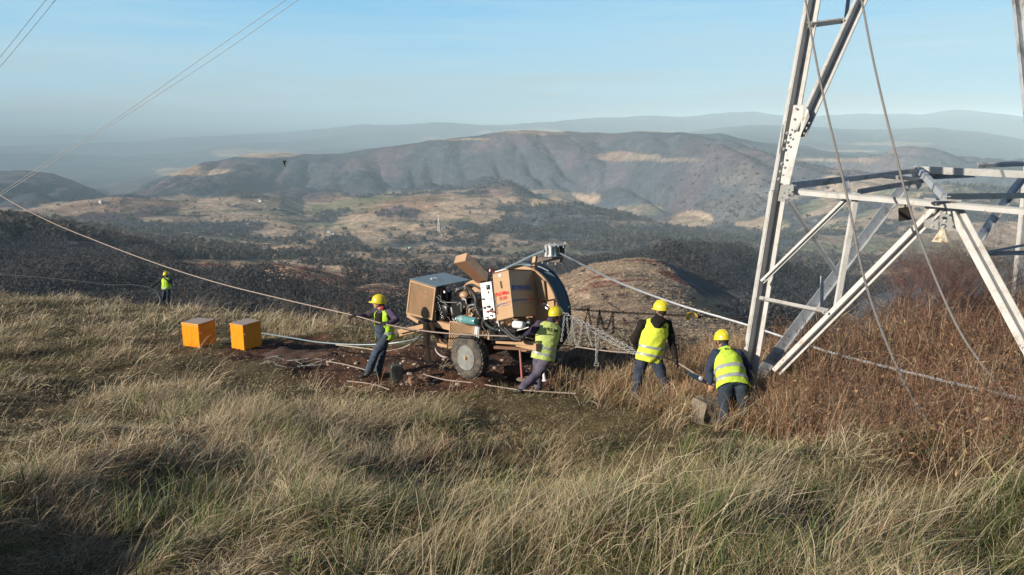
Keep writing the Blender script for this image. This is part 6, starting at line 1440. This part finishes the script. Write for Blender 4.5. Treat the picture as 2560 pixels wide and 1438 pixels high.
for i, (px, py, sz, rf, lab) in enumerate([(822, 583, 1.1, 'grey', 'largest far farmhouse of the hamlet left of the valley middle'), (835, 586, .7, 'grey', 'small pale outbuilding just right of the largest farmhouse'), (808, 588, .6, 'red', 'small shed left of the largest farmhouse'),
        (948, 602, .8, 'grey', 'far white house left of the lattice mast, on a green strip'), (1010, 596, .6, 'red', 'far small house above the teal roofed barn'), (1024, 624, 1.0, 'teal', 'far barn with a teal roof below the lattice mast'),
        (1513, 636, .8, 'red', 'far house with orange roof right of the roller block, behind the knoll'), (652, 505, 1.3, 'grey', 'far white house on the pale hillside at the left'), (253, 508, 1.2, 'grey', 'far white house on the leftmost pale field'), (619, 563, .8, 'grey', 'tiny far white house among trees below the left hillside'), (1413, 609, .8, 'grey', 'tiny bright house right above the roller block')]):
    g = hit(px, py, 450); s = g.length / 2000 * 5.0 * sz; h_ = empty('farmhouse', g, lab, 'house', 'far farmhouses in the valley'); a = i * 1.1
    X = Vector((math.cos(a), math.sin(a), 0)); Y = Vector((-X.y, X.x, 0)); mb = MB(); mb.box(g + ZU * s * .35, X * s * .8, Y * s * .5, ZU * s * .38); mb.build('wall', M_hw, h_)
    mb = MB(); t = ZU * s * .73; mb.hexa([g + t - X * s * .9 - Y * s * .6, g + t - X * s * .9 + Y * s * .6, g + t * 1.65 - X * s * .9], [g + t + X * s * .9 - Y * s * .6, g + t + X * s * .9 + Y * s * .6, g + t * 1.65 + X * s * .9]); rf_ = mb.build('roof', M_hr[rf], h_)
    mb = MB(); mb.box(g + ZU * s * 1.15 + X * s * .3, X * s * .07, Y * s * .07, ZU * s * .22); mb.build('chimney', M_hr['red'], rf_)
    mb = MB()
    for q in (-.45, 0, .45):
        for w_ in (-1, 1): mb.box(g + ZU * s * .38 + X * s * q + Y * s * .5 * w_, X * s * .09, Y * s * .012, ZU * s * .12)
    mb.build('window', M_blackmetal, h_)
b = P(711, 409, 26); bird = empty('crow', b, 'black bird flying in front of the distant ridge', 'bird'); M_bird = mat('black_feathers', (.006, .006, .007), .7); X = Vector((.25, .1, -.95)).normalized()
mb = MB(); mb.tube([b - X * .095, b - X * .06, b, b + X * .05, b + X * .085], [.008, .022, .028, .02, .008], 10); mb.ell(b - X * .075 + Vector((.012, 0, .004)), (.018, 0, 0), (0, .018, 0), (0, 0, .018)); remesh_obj(mb, 'body', M_bird, bird, .005, 2)
mb = MB()
for w_ in (1, -1):
    o = b + Vector((0, 0, .03)); tip = o + Vector((.07 * w_ + .03, -.05, .05)); mid = o + Vector((.035 * w_ + .01, -.02, .05)); mb.prism([o - X * .02, mid - X * .03, tip, mid + X * .03, o + X * .03], (0, .006, .003))
mb.build('wing', M_bird, bird)
mb = MB(); mb.prism([b + X * .07, b + X * .11 + Vector((.02, 0, 0)), b + X * .11 - Vector((.02, 0, 0))], (0, .006, 0)); mb.build('tail', M_bird, bird)

# thin blue smoke drifting up the valley side behind the shrubs
ms = bpy.data.materials.new('thin_smoke'); ms.use_nodes = True; nt = ms.node_tree; nt.nodes.clear(); o_ = nt.nodes.new('ShaderNodeOutputMaterial'); v_ = nt.nodes.new('ShaderNodeVolumePrincipled'); v_.inputs['Color'].default_value = (.55, .78, 1, 1); v_.inputs['Density'].default_value = .055; nt.links.new(v_.outputs[0], o_.inputs['Volume'])
mb = MB(); rg = random.Random(2)
for (px, py, s) in [(2215, 775, 2.6), (2245, 755, 2.2), (2300, 742, 2.4), (2350, 728, 2.6), (2410, 715, 2.4), (2470, 700, 2.2), (2200, 800, 2.4)]:
    c = P(px, py, 80); mb.ell(c, (s * 1.2, 0, s * .2), (0, s * 1.2, 0), (-s * .1, 0, s * .55), 12, 8)
sm = remesh_obj(mb, 'smoke', ms, None, .5, 3, 1.4, 3); tag(sm, kind='stuff')
HAZE_COL = (0.68, 0.90, 1.0, 1); HAZE_D = 0.000115
_z = [v.co.z for v in hills.data.vertices]
HAZE_Z = (min(_z) - 1.0, max(max(_z), 45.0) + 6.0)
# ---------------------------------------------------------------- haze
def make_haze():
    bm = bmesh.new(); bmesh.ops.create_cube(bm, size=1.0)
    me = bpy.data.meshes.new('haze'); bm.to_mesh(me); bm.free()
    m = bpy.data.materials.new('haze_air'); m.use_nodes = True; nt = m.node_tree; nt.nodes.clear()
    o = nt.nodes.new('ShaderNodeOutputMaterial'); v = nt.nodes.new('ShaderNodeVolumePrincipled')
    v.inputs['Color'].default_value = HAZE_COL; v.inputs['Density'].default_value = HAZE_D
    v.inputs['Anisotropy'].default_value = -0.25
    nt.links.new(v.outputs[0], o.inputs['Volume'])
    h = link_mesh('haze', me, m); h.scale = (92000, 92000, 1); 
    z0, z1 = HAZE_Z
    h.scale.z = z1 - z0; h.location = (0, 0, (z0 + z1) / 2)
    tag(h, kind='stuff')
make_haze()
